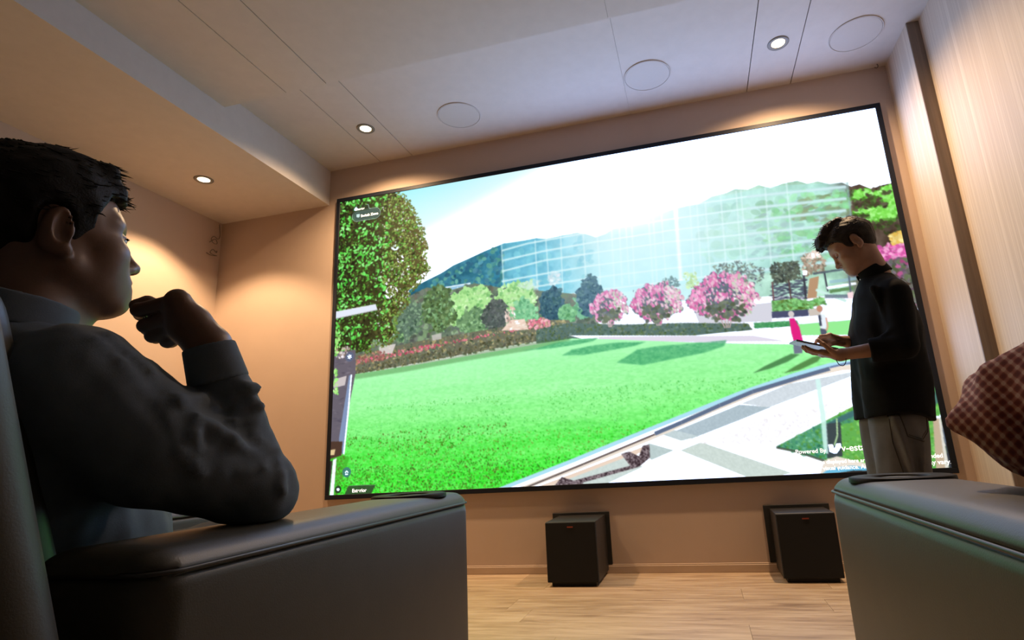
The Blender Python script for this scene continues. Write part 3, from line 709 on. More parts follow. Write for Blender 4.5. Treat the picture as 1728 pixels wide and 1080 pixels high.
# left edge: lamp arm, road, glass rail
poly([(-9.2, 222.1), (82.4, 217.0), (86.3, 228.7), (-8.6, 236.0)], (224,228,236)); stroke([(-1.1, 235.7), (86.3, 228.7)], 1.4, (150,156,160))
stroke([(31.2, 264.0), (32.8, 308.5)], 2.2, (60,50,40))
rd = pmask([(-11.9, 299.8), (43.4, 298.5), (44.9, 342.2), (26.8, 435.7), (15.1, 496.2), (-8.2, 505.2)])
fill(rd, (104,98,110)); stamps(rd, 120, 2, 6, [(120,112,124),(84,80,92),(96,92,110)], 4, .5, 0.0)
stamps(pmask([(1.5, 294.4), (30.9, 290.7), (31.6, 308.4), (2.3, 312.2)]), 50, 1.5, 4, [(236,226,226),(200,170,160),(120,110,104)], 1.6, .8)
poly([(2.7, 349.3), (26.8, 344.9), (23.9, 361.8), (0.9, 365.3)], (206,196,196))
stamps(pmask([(-5.0, 260.2), (9.8, 257.3), (9.4, 306.2), (-3.0, 305.0)]), 26, 2, 4.5, [(140,220,110),(180,240,140)], 1.6, .95)
stamps(pmask([(-2.0, 327.1), (7.8, 325.8), (9.9, 375.7), (0.3, 377.0)]), 26, 2, 4.5, [(140,220,110),(180,240,140)], 1.6, .95)
poly([(31.7, 345.3), (36.5, 343.6), (26.2, 481.7), (19.2, 482.3), (15.7, 455.6)], (130,150,186)); stroke([(36.5, 343.6), (31.9, 415.3), (26.3, 483.7)], 3.2, (240,246,255))
poly([(-4.4, 459.5), (23.0, 461.2), (21.9, 491.6), (-5.3, 491.2)], (78,56,46)); poly([(-4.9, 474.9), (9.3, 473.7), (7.4, 483.7), (-5.7, 483.0)], (226,200,150))
poly([(-5.3, 491.2), (24.0, 484.6), (38.2, 489.4), (27.6, 516.9), (12.9, 555.7), (-5.7, 557.0)], (70,190,50)); stamps(pmask([(10.2, 492.0), (28.7, 484.9), (27.6, 516.9), (12.9, 555.7)]), 120, 1, 2.4, [(60,150,30),(90,220,70),(96,110,40)], 1.5, .8)
poly([(5.4, 491.7), (12.4, 489.0), (9.3, 551.7), (1.2, 553.3)], (232,236,236)); poly([(-5.2, 493.2), (4.3, 493.7), (0.0, 553.3), (-7.0, 553.0)], (60,50,50))
CV[:] = np.stack([blur(CV[..., k], .55) for k in range(3)], -1)
# on-screen buttons
def button(c, r, col, a):
    (x_, y_), = c
    ellipse(x_, y_, r, r, col, a); return x_, y_
bx_, by_ = button([(31.6, 310.6)], 9, (92,104,132), .85)
for k in range(3):
    a_ = k * math.pi / 3 + .3
    stroke([(bx_ - 4.4 * math.cos(a_), by_ - 4.4 * math.sin(a_)), (bx_ + 4.4 * math.cos(a_), by_ + 4.4 * math.sin(a_))], 1.7, (250,250,255))
bx_, by_ = button([(33.3, 514.1)], 8.5, (64,124,124), .9)
stroke([(bx_ - 3, by_ + 1), (bx_, by_ - 2.4), (bx_ + 3, by_ + 1)], 2.0, (235,250,250)); stroke([(bx_ - 2.6, by_ + 3.2), (bx_ + 2.6, by_ + 3.2)], 2.0, (235,250,250))
bx_, by_ = button([(17.6, 542.2)], 6.5, (40,60,40), .9); ellipse(bx_, by_, 2.8, 2.2, (250,250,250))
poly([(37.7, 537.1), (90.1, 537.3), (81.5, 552.4), (29.1, 553.4)], (50,66,48), .85)
stroke([(37.7, 537.1), (90.1, 537.3)], 1.0, (110,140,110), .7)
def rounded(cx, cy, hw, hh, c, a, sh=-.0):
    q = np.maximum(np.abs(XX - cx) - (hw - hh), 0); d = np.sqrt(q * q + (YY - cy) ** 2) - hh
    return d
px_, py_ = [(57.6, 35.1)][0]
d_ = rounded(px_, py_, 30, 11, None, 1)
fill(np.clip(.5 - d_, 0, 1), (40,58,44), .75); fill(np.clip(1.2 - np.abs(d_), 0, 1), (150,180,170), .9)
d_ = rounded(px_, py_, 27, 8.5, None, 1); fill(np.clip(.5 - d_, 0, 1), (70,96,92), .85); fill(np.clip(.9 - np.abs(d_), 0, 1), (110,140,136), .8)
qx, qy = px_ - 21, py_ - 15
poly([(px_ - 30, py_ - 4), (px_ - 30, py_ - 17), (px_ - 26, py_ - 21), (px_ + 2, py_ - 21), (px_ + 7, py_ - 10), (px_, py_ - 9), (px_ - 22, py_ - 9)], (40,58,44), .6)
stroke([(px_ + 1, py_ - 21), (px_ + 4, py_ - 20), (px_ + 6, py_ - 12), (px_ + 10, py_ - 11)], 1.4, (160,190,180), .9)
poly([(qx - 5, qy - .5), (qx - 1.6, qy - 4.5), (qx + 2, qy - .5), (qx + 2, qy + 3), (qx - 5, qy + 3)], (250,255,255))
poly([(px_ - 21, py_ - 3.5), (px_ - 14, py_ - 3.5), (px_ - 14, py_ + 2), (px_ - 17, py_ + 4), (px_ - 21, py_ + 2)], (220,250,246), .9)
# emblem beside the maker's name
lx, ly_ = [(818.1, 518.2)][0]
poly([(lx - 8, ly_ - 6), (lx - 2, ly_ - 6.5), (lx - 1, ly_ + .5), (lx + 3, ly_ - 6.5), (lx + 8.5, ly_ - 7), (lx + 8.5, ly_ - 2), (lx + 1.5, ly_ + 6.5), (lx - 2, ly_ + 7), (lx - 7.5, ly_ + 4)], (255,255,255))

lin = np.where(CV <= 0.04045, CV / 12.92, ((CV + 0.055) / 1.055) ** 2.4)
lum = lin.min(axis=2, keepdims=True)
lin = lin * (1.02 + (np.array([1.4, 2.4, 5.0]) * np.clip((lum - .72) / .28, 0, 1) ** 1.5)) * SCREEN_GAIN

screen = empty('video_wall', (0, SY, SZ0))
tag(screen, 'huge wall-mounted video screen showing a sunny lawn and glass building', 'screen')
gxs = np.linspace(SX0, SX1, GW, dtype=np.float32); gzs = np.linspace(SZ1 - SZ0, 0, GH, dtype=np.float32)
vv = np.zeros((GH, GW, 3), np.float32)
vv[..., 0] = gxs[None, :]; vv[..., 2] = gzs[:, None]
ii = np.arange(GH * GW, dtype=np.int32).reshape(GH, GW)
quads = np.stack([ii[:-1, :-1], ii[1:, :-1], ii[1:, 1:], ii[:-1, 1:]], -1).reshape(-1, 4)
me = bpy.data.meshes.new('display')
me.vertices.add(GW * GH); me.vertices.foreach_set('co', vv.ravel())
me.loops.add(quads.size); me.loops.foreach_set('vertex_index', quads.ravel())
me.polygons.add(len(quads)); me.polygons.foreach_set('loop_start', np.arange(0, quads.size, 4, dtype=np.int32))
me.update(calc_edges=True)
ca = me.color_attributes.new('picture', 'FLOAT_COLOR', 'POINT')
rgba = np.ones((GH * GW, 4), np.float32); rgba[:, :3] = lin.reshape(-1, 3)
ca.data.foreach_set('color', rgba.ravel())
M_DISPLAY, _nt, _b = new_mat('lit display')
_at = nd(_nt, 'ShaderNodeAttribute'); _at.attribute_name = 'picture'
_b.inputs['Base Color'].default_value = (0.006, 0.006, 0.006, 1); _b.inputs['Roughness'].default_value = 0.7; _b.inputs['Specular IOR Level'].default_value = 0.05
_nt.links.new(_at.outputs['Color'], _b.inputs['Emission Color']); _b.inputs['Emission Strength'].default_value = 1.0
M_DISPLAY.cycles.emission_sampling = 'NONE'
display = link('display', me, M_DISPLAY, screen)
h_ = SZ1 - SZ0
BZ = 0.032
box('bezel_bar', SX0 - BZ, SX1 + BZ, -0.006, 0.0215, h_, h_ + BZ, M_BEZEL, screen, .002, 1)
box('bezel_bar', SX0 - BZ, SX1 + BZ, -0.006, 0.0215, -BZ, 0, M_BEZEL, screen, .002, 1)
box('bezel_bar', SX0 - BZ, SX0, -0.006, 0.0215, 0, h_, M_BEZEL, screen, .002, 1)
box('bezel_bar', SX1, SX1 + BZ, -0.006, 0.0215, 0, h_, M_BEZEL, screen, .002, 1)
box('cabinet_back', SX0, SX1, 0.001, 0.0215, 0, h_, M_BLACK, screen)
M_TEXT, _nt, _b = new_mat('lit lettering')
_b.inputs['Base Color'].default_value = (.8, .8, .8, 1); _b.inputs['Emission Color'].default_value = (1, 1, 1, 1); _b.inputs['Emission Strength'].default_value = 1.1
def lettering(text, p, size, bold=0.0):
    (gx0, gy0), = p
    cu = bpy.data.curves.new('lettering', 'FONT')
    cu.body = text; cu.size = size; cu.offset = bold
    cu.materials.append(M_TEXT)
    tmp = bpy.data.objects.new('tmp', cu); COL.objects.link(tmp)
    dg = bpy.context.evaluated_depsgraph_get()
    m2 = bpy.data.meshes.new_from_object(tmp.evaluated_get(dg))
    bpy.data.objects.remove(tmp)
    o = link('lettering', m2, M_TEXT, screen)
    o.location = (SX0 + (SX1 - SX0) * gx0 / (GW - 1), -0.0012, h_ * (1 - gy0 / (GH - 1)))
    o.rotation_euler = (math.pi / 2, 0, 0)
    return o
lettering('Powered By', [(764.8, 522.7)], .0345, .0005)
lettering('v-estate', [(826.4, 522.3)], .054, .0007)
lettering('es displayed here artis', [(795.4, 538.3)], .030, .0006)
lettering('nded', [(935.2, 537.4)], .034, .0007)
lettering('visual guidance. Actu', [(798.0, 547.0)], .0315, .0006)
lettering('ay vary.', [(933.6, 546.0)], .036, .0007)
lettering('Exterior', [(45.0, 548.1)], .034, .0009)
lettering('Exterior', [(34.0, 23.2)], .024, .0004)
lettering('Switch Zone', [(46.1, 38.8)], .030, .0006)

# ------------------------------------------------------------------ implicit surfaces for soft shapes
def nets(fn, lo, hi, h):
    """Surface-nets mesh of fn(P) < 0 on a regular grid."""
    lo = np.array(lo, np.float32); hi = np.array(hi, np.float32)
    n = np.ceil((hi - lo) / h).astype(int) + 1
    ax = [lo[i] + h * np.arange(n[i], dtype=np.float32) for i in range(3)]
    # evaluate coarsely first, then finely only in blocks near the surface
    B = 5
    nb = -(-n // B)
    bc = np.stack(np.meshgrid(*[lo[i] + h * (B * np.arange(nb[i], dtype=np.float32) + (B - 1) / 2) for i in range(3)], indexing='ij'), -1)
    cd = fn(bc.reshape(-1, 3)).astype(np.float32)
    near = np.abs(cd) < h * B * 1.75 + .004
    blocks = np.where(cd < 0, -1., 1.).astype(np.float32)[:, None] * np.ones((1, B ** 3), np.float32)
    off = np.stack(np.meshgrid(*[h * (np.arange(B, dtype=np.float32) - (B - 1) / 2)] * 3, indexing='ij'), -1).reshape(-1, 3)
    pts = (bc.reshape(-1, 3)[near][:, None, :] + off[None]).reshape(-1, 3)
    blocks[near] = fn(pts).reshape(-1, B ** 3)
    D = blocks.reshape(*nb, B, B, B).transpose(0, 3, 1, 4, 2, 5).reshape(nb * B)[:n[0], :n[1], :n[2]].copy()
    D[0] = np.maximum(D[0], h); D[-1] = np.maximum(D[-1], h); D[:, 0] = np.maximum(D[:, 0], h); D[:, -1] = np.maximum(D[:, -1], h); D[:, :, 0] = np.maximum(D[:, :, 0], h); D[:, :, -1] = np.maximum(D[:, :, -1], h)
    S = D < 0
    c = [(i, j, k) for i in (0, 1) for j in (0, 1) for k in (0, 1)]
    def sl(A, o): return A[o[0]:n[0] - 1 + o[0], o[1]:n[1] - 1 + o[1], o[2]:n[2] - 1 + o[2]]
    cnt = sum(sl(S, o).astype(np.int8) for o in c)
    act = (cnt > 0) & (cnt < 8)
    idx = np.argwhere(act)
    acc = np.zeros((len(idx), 3), np.float32); num = np.zeros(len(idx), np.float32)
    for a in range(8):
        for b in range(a + 1, 8):
            oa, ob = np.array(c[a]), np.array(c[b])
            if np.abs(oa - ob).sum() != 1: continue
            ia, ib = idx + oa, idx + ob
            da = D[ia[:, 0], ia[:, 1], ia[:, 2]]; db = D[ib[:, 0], ib[:, 1], ib[:, 2]]
            m = (da < 0) != (db < 0)
            t = np.where(m, da / np.where(m, da - db, 1), 0)
            acc += np.where(m[:, None], oa + (ob - oa) * t[:, None], 0); num += m
    V = lo + h * (idx + acc / num[:, None])
    vid = -np.ones(act.shape, np.int64); vid[act] = np.arange(len(idx))
    F = []
    for axis in range(3):
        u, v = (axis + 1) % 3, (axis + 2) % 3
        s0 = [slice(1, n[0] - 1), slice(1, n[1] - 1), slice(1, n[2] - 1)]
        s0[axis] = slice(0, n[axis] - 1)
        s1 = list(s0); s1[axis] = slice(1, n[axis])
        A, B = S[tuple(s0)], S[tuple(s1)]
        for flip, msk in ((False, A & ~B), (True, ~A & B)):
            e = np.argwhere(msk)
            if not len(e): continue
            e = e + np.array([0 if i == axis else 1 for i in range(3)])
            q = []
            for du, dv in ((0, 0), (1, 0), (1, 1), (0, 1)):
                o = e.copy(); o[:, u] -= du; o[:, v] -= dv
                q.append(vid[o[:, 0], o[:, 1], o[:, 2]])
            q = np.stack(q, 1)
            F.append(q[:, ::-1] if flip else q)
    F = np.concatenate(F)
    return V, F[(F >= 0).all(1)]

def np_mesh(name, parts, org=(0, 0, 0)):
    """One mesh from several (V, F) pieces, vertices relative to org."""
    Vs, Fs, off = [], [], 0
    for V, F in parts:
        Vs.append(V); Fs.append(F + off); off += len(V)
    V = (np.concatenate(Vs) - np.array(org)).astype(np.float32); F = np.concatenate(Fs).astype(np.int32)
    me = bpy.data.meshes.new(name)
    me.vertices.add(len(V)); me.vertices.foreach_set('co', V.ravel())
    me.loops.add(F.size); me.loops.foreach_set('vertex_index', F.ravel())
    me.polygons.add(len(F)); me.polygons.foreach_set('loop_start', np.arange(0, F.size, 4, dtype=np.int32))
    me.update(calc_edges=True)
    return me

A3 = lambda *v: np.array(v, np.float32)
def ell(P, c, r, R=None):
    p = P - np.asarray(c, np.float32)
    if R is not None: p = p @ R
    r = np.asarray(r, np.float32)
    k0 = np.linalg.norm(p / r, axis=1); k1 = np.linalg.norm(p / (r * r), axis=1) + 1e-9
    return k0 * (k0 - 1) / k1
def cap(P, a, b, ra, rb):
    a = np.asarray(a, np.float32); b = np.asarray(b, np.float32)
    ab = b - a
    t = np.clip(((P - a) @ ab) / (ab @ ab + 1e-12), 0, 1)
    return np.linalg.norm(P - a - t[:, None] * ab, axis=1) - (ra + (rb - ra) * t)
def chain(P, pts, rads, k=0.0):
    d = None
    for i in range(len(pts) - 1):
        e = cap(P, pts[i], pts[i + 1], rads[i], rads[i + 1])
        d = e if d is None else (smin(d, e, k) if k else np.minimum(d, e))
    return d
def smin(a, b, k):
    h = np.clip(0.5 + 0.5 * (b - a) / k, 0, 1)
    return b * (1 - h) + a * h - k * h * (1 - h)
def smax(a, b, k): return -smin(-a, -b, k)
def rbox(P, c, half, r):
    q = np.abs(P - np.asarray(c, np.float32)) - (np.asarray(half, np.float32) - r)
    return np.linalg.norm(np.maximum(q, 0), axis=1) + np.minimum(q.max(1), 0) - r
def wob(P, s, seed=0):
    """Smooth pseudo-noise in about -1..1."""
    r = np.random.default_rng(seed); out = 0
    for i in range(4):
        k = r.normal(size=3); k *= s * (1 + .6 * i) / np.linalg.norm(k)
        k2 = r.normal(size=3); k2 *= s * .5 / np.linalg.norm(k2)
        out = out + np.sin(P @ k + 1.7 * np.sin(P @ k2 + r.random() * 6) + r.random() * 6) / (1 + .5 * i)
    return out / 2.4
def frame(heading_deg, pitch_deg, roll_deg=0):
    """Columns: forward, left, up. heading 0 looks along +Y, positive turns to +X."""
    h, p, r = (math.radians(v) for v in (heading_deg, pitch_deg, roll_deg))
    f = np.array([math.sin(h) * math.cos(p), math.cos(h) * math.cos(p), math.sin(p)])
    l = np.array([-math.cos(h), math.sin(h), 0.0])
    u = np.cross(f, l)
    l2 = l * math.cos(r) + u * math.sin(r); u2 = -l * math.sin(r) + u * math.cos(r)
    return np.stack([f, l2, u2], 1).astype(np.float32)

# ------------------------------------------------------------------ head, hair, hand shapes (metres, ear-canal origin, x forward, y left, z up)
def head_sdf(p, jaw=1.0, neck=0.055, nose=1.0, young=False, neck_to=(-.05, 0, -.20)):
    q = p.copy(); q[:, 1] = np.abs(q[:, 1])
    d = ell(q, (-.002, 0, .045), (.096, .075, .084))
    d = smin(d, ell(q, (.040, 0, .000), (.050, .060, .075)), .03)
    d = smin(d, ell(q, (.045, 0, -.052), (.042, .050 * jaw, .042)), .03)
    d = smin(d, cap(q, (.005, .052 * jaw, -.040), (.062, .020 * jaw, -.088), .016, .017), .03)          # jaw line
    d = smin(d, ell(q, (.073, 0, -.090), (.019, .022, .017)), .022)                                  # chin
    d = smin(d, cap(q, (.084, .008, .030), (.070, .046, .026), .010, .010), .02)                          # brow
    d = smin(d, ell(q, (.060, .043, -.018), (.024, .022, .020)), .025)                                  # cheek bone
    d = smin(d, cap(q, (.050, .040, -.040), (.072, .022, -.060), .018, .014), .025)
    d = smin(d, cap(q, (.072, 0, -.055), (.078, 0, -.072), .017, .015), .02)                             # muzzle
    ek = ell(q, (.092, .033, .007), (.016, .018, .013)); d = smax(d, -ek, .014)                          # socket
    d = smin(d, cap(q, (.088, 0, .016), (.104 * nose, 0, -.026), .0075, .0095), .010)
    d = smin(d, ell(q, (.1045 * nose, 0, -.031), (.0125, .0115, .010)), .008)
    d = smin(d, ell(q, (.094, .0125, -.035), (.011, .0075, .0075)), .008)
    d = smax(d, -ell(q, (.099, .0065, -.0425), (.006, .0035, .005)), .004)
    up = ell(q, (.0905, .006, -.0575), (.0085, .018, .0050)); lo = ell(q, (.0880, .004, -.0690), (.0090, .016, .0058))
    d = smin(d, up, .005); d = smin(d, lo, .005)
    d = smax(d, -ell(q, (.0975, 0, -.0632), (.010, .022, .0012)), .004)
    # eyelids over the ball, open slit
    eb = np.linalg.norm(q - A3(.0765, .032, .006), axis=1) - .0142
    slit = np.abs(q[:, 2] - (.0035 if not young else -.0035)) - (.0038 if not young else .0014)
    slit = np.maximum(slit, .081 - q[:, 0])
    d = smin(d, smax(eb, -slit, .002), .004)
    # ear
    a = math.radians(14); er = np.array([[math.cos(a), 0, math.sin(a)], [0, 1, 0], [-math.sin(a), 0, math.cos(a)]], np.float32)
    b = math.radians(22); yr = np.array([[math.cos(b), -math.sin(b), 0], [math.sin(b), math.cos(b), 0], [0, 0, 1]], np.float32)
    R = (yr @ er).astype(np.float32)
    e0 = ell(q, (-.010, .079, .004), (.0185, .0075, .0335), R)
    e1 = ell(q, (-.004, .0865, .007), (.0115, .0075, .0235), R)
    ear = smax(e0, -e1, .004)
    ear = smin(ear, ell(q, (.004, .079, .001), (.004, .006, .008), R), .004)
    ear = smin(ear, ell(q, (-.004, .0765, -.025), (.009, .006, .010), R), .006)
    d = smin(d, ear, .006)
    # neck
    n0 = cap(q, (-.022, 0, -.03), neck_to, neck, neck * 1.08)
    d = smin(d, n0, .03)
    d = smin(d, cap(q, (.030, 0, -.085), (-.005, 0, -.17), .020, .022), .03)
    return d

def hair_sdf(p, thick=.012, front=.062, quiff=.0, side=-.012, nape=-.055, seed=3, fringe=None):
    q = p.copy(); q[:, 1] = np.abs(q[:, 1])
    st = wob(p * A3(1, 1.0, .5), 150, seed) * .0022 + wob(p, 60, seed + 1) * .0025
    d = ell(q, (-.004, 0, .047), (.096 + thick * .85, .0755 + thick * .8, .084 + thick * 1.15)) - st
    d = smin(d, ell(q, (-.045, 0, .0), (.055, .066, .060)) - st, .02)
    d = d + np.clip((.050 - q[:, 2]) / .075, 0, 1) * thick * .72
    # hair line: z must be above a curve that depends on x
    x = q[:, 0]
    line = np.interp(x, [-.12, -.06, -.03, -.012, .004, .012, .034, .040, .052, .07, .12], [nape, nape, nape + .006, -.008, .018, side, side + .004, .030, .046, front, front])
    d = smax(d, line - q[:, 2] + wob(p, 170, seed + 2) * .003, .006)
    d = smax(d, -ell(q, (-.010, .084, .002), (.026, .022, .042)), .006)
    if quiff > 0:
        f = fringe or [((.045, 0, .120), (.088, 0, .100), .020, .017), ((.088, 0, .100), (.104, 0, .080), .017, .008)]
        for a, b, ra, rb in f:
            for y_ in (0, .018, .036):
                dd = cap(q, (a[0] - y_ * .25, y_, a[2] - y_ * .15), (b[0] - y_ * .35, y_, b[2] - y_ * .1), ra * (quiff), rb * (quiff))
                d = smin(d, dd - st * 1.3, .012)
    return d

def strands(hairV, hairF, n, length, rad, dirfn, seed, org):
    """Tapered tufts standing on a hair mesh, as quads (degenerate tips)."""
    r = np.random.default_rng(seed)
    pick = r.integers(0, len(hairV), n)
    Vs, Fs = [], []
    off = 0
    for i in pick:
        p = hairV[i]; d = dirfn(p, r)
        if d is None: continue
        d = d / (np.linalg.norm(d) + 1e-9)
        L = length * (.5 + r.random()); w = rad * (.7 + .6 * r.random())
        a = np.cross(d, A3(.3, .2, .93)); a /= np.linalg.norm(a); b = np.cross(d, a)
        bend = r.normal(size=3) * .25 * L
        rings = []
        for t, s in ((-.25, 1), (.4, .75), (.8, .4), (1.0, .06)):
            c = p + d * L * t + bend * t * t
            for k in range(4):
                an = k * math.pi / 2
                rings.append(c + (a * math.cos(an) + b * math.sin(an)) * w * s)
        Vs += rings
        for j in range(3):
            for k in range(4):
                Fs.append((off + j * 4 + k, off + j * 4 + (k + 1) % 4, off + j * 4 + 4 + (k + 1) % 4, off + j * 4 + 4 + k))
        off += 16
    return np.array(Vs, np.float32), np.array(Fs, np.int64)

def hand_sdf(P, wrist, mcp, fingers, thumb, fr=.0082, palm=.0125):
    d = None
    for m in mcp:
        e = cap(P, wrist, m, palm * 1.25, palm)
        d = e if d is None else smin(d, e, .014)
    for a, b in zip(mcp, mcp[1:]):
        d = smin(d, cap(P, a, b, palm * .9, palm * .9), .01)
    f = None
    for m, ch in zip(mcp, fingers):
        pts = [m] + list(ch); n = len(pts)
        e = chain(P, pts, [fr * (1.12 - .11 * i) for i in range(n)], .003)
        for q in pts[1:-1]:
            e = smin(e, np.linalg.norm(P - np.asarray(q, np.float32), axis=1) - fr * .98, .003)
        f = e if f is None else np.minimum(f, e)
    d = smin(d, f, .006)
    t = chain(P, thumb, [palm * 1.05] + [fr * (1.25 - .13 * i) for i in range(len(thumb) - 1)], .004)
    return smin(d, t, .008)

def uv_ball(c, r, n=16):
    V, F = [], []
    for i in range(n + 1):
        th = math.pi * i / n
        for j in range(n * 2):
            ph = math.pi * j / n
            V.append((c[0] + r * math.sin(th) * math.cos(ph), c[1] + r * math.sin(th) * math.sin(ph), c[2] + r * math.cos(th)))
    for i in range(n):
        for j in range(n * 2):
            k = (j + 1) % (n * 2)
            F.append((i * 2 * n + j, (i + 1) * 2 * n + j, (i + 1) * 2 * n + k, i * 2 * n + k))
    return np.array(V, np.float32), np.array(F, np.int64)

# ------------------------------------------------------------------ people and chair materials
M_SKIN = plain('brown skin', (0.145, 0.077, 0.052), 0.45, 0.10, 30, bstr=0.12, bscale=350, bdist=0.001)
M_SKIN2 = plain('light brown skin', (0.30, 0.165, 0.110), 0.5, 0.08, 30, bstr=0.10, bscale=350, bdist=0.001)
M_HAIR = plain('black hair', (0.005, 0.0045, 0.0045), 0.65, 0.4, 120, spec=0.18, bstr=0.6, bscale=260, bdist=0.002)
M_HAIR2 = plain('dark brown hair', (0.013, 0.009, 0.007), 0.6, 0.4, 120, spec=0.3, bstr=0.6, bscale=260, bdist=0.002)
M_EYE = plain('eye white', (0.5, 0.48, 0.46), 0.2, 0.03, 40)
M_IRIS = plain('dark iris', (0.015, 0.010, 0.008), 0.15, 0.1, 40)
M_SHIRT = plain('grey blue shirt cotton', (0.100, 0.127, 0.160), 0.85, 0.06, 40, spec=0.25, bstr=0.25, bscale=500, bdist=0.001)
M_SHIRT2 = plain('black shirt cotton', (0.005, 0.0055, 0.0065), 0.85, 0.15, 30, spec=0.12, bstr=0.25, bscale=500, bdist=0.001)
M_JEANS = plain('faded grey denim', (0.100, 0.103, 0.108), 0.9, 0.22, 9, bstr=0.4, bscale=700, bdist=0.001)
M_STITCH = plain('denim seam', (0.045, 0.042, 0.038), 0.9, 0.2, 40)
M_TROUSER = plain('charcoal trousers', (0.02, 0.021, 0.024), 0.9, 0.1, 30)
M_SHOE = plain('dark shoe leather', (0.015, 0.014, 0.013), 0.45, 0.1, 30)
M_LEATHER = plain('grey olive leatherette', (0.046, 0.044, 0.036), 0.45, 0.10, 12, bstr=0.22, bscale=420, bdist=0.001)
M_PIPING = plain('dark piping', (0.022, 0.024, 0.027), 0.45, 0.1, 30)
M_GLOSS = plain('glossy black ring', (0.006, 0.007, 0.008), 0.5, 0.1, 30, spec=0.08)
M_TABLET = plain('silver tablet back', (0.16, 0.165, 0.175), 0.35, 0.03, 30, metal=0.6)
M_CHECK, _nt, _b = new_mat('red checked cotton')
_tc = nd(_nt, 'ShaderNodeTexCoord')
_rt = nd(_nt, 'ShaderNodeMapping'); _rt.inputs['Rotation'].default_value = (0.5, 0.35, 0.6)
_nt.links.new(_tc.outputs['Object'], _rt.inputs[0])
_fac = None
for _d, _s in (('X', 27.0), ('Z', 27.0)):
    _w = nd(_nt, 'ShaderNodeTexWave', bands_direction=_d); _w.inputs['Scale'].default_value = _s; _w.inputs['Distortion'].default_value = 1.2; _w.inputs['Detail Scale'].default_value = 0.4
    _nt.links.new(_rt.outputs[0], _w.inputs['Vector'])
    _r = ramp(_nt, _w.outputs['Fac'], [(0.0, (0.05, 0.05, 0.05)), (0.5, (0.15, 0.15, 0.15)), (0.9, (0.60, 0.60, 0.60))])
    if _fac is None: _fac = _r
    else:
        _mx = nd(_nt, 'ShaderNodeMix', data_type='RGBA', blend_type='ADD'); _mx.inputs[0].default_value = 0.8
        _nt.links.new(_fac, _mx.inputs[6]); _nt.links.new(_r, _mx.inputs[7]); _fac = _mx.outputs[2]
_bw = nd(_nt, 'ShaderNodeRGBToBW'); _nt.links.new(_fac, _bw.inputs[0])
_nt.links.new(ramp(_nt, _bw.outputs[0], [(0.1, (0.13, 0.020, 0.020)), (0.5, (0.30, 0.085, 0.070)), (0.9, (0.55, 0.36, 0.30))]), _b.inputs['Base Color'])
_b.inputs['Roughness'].default_value = 0.9

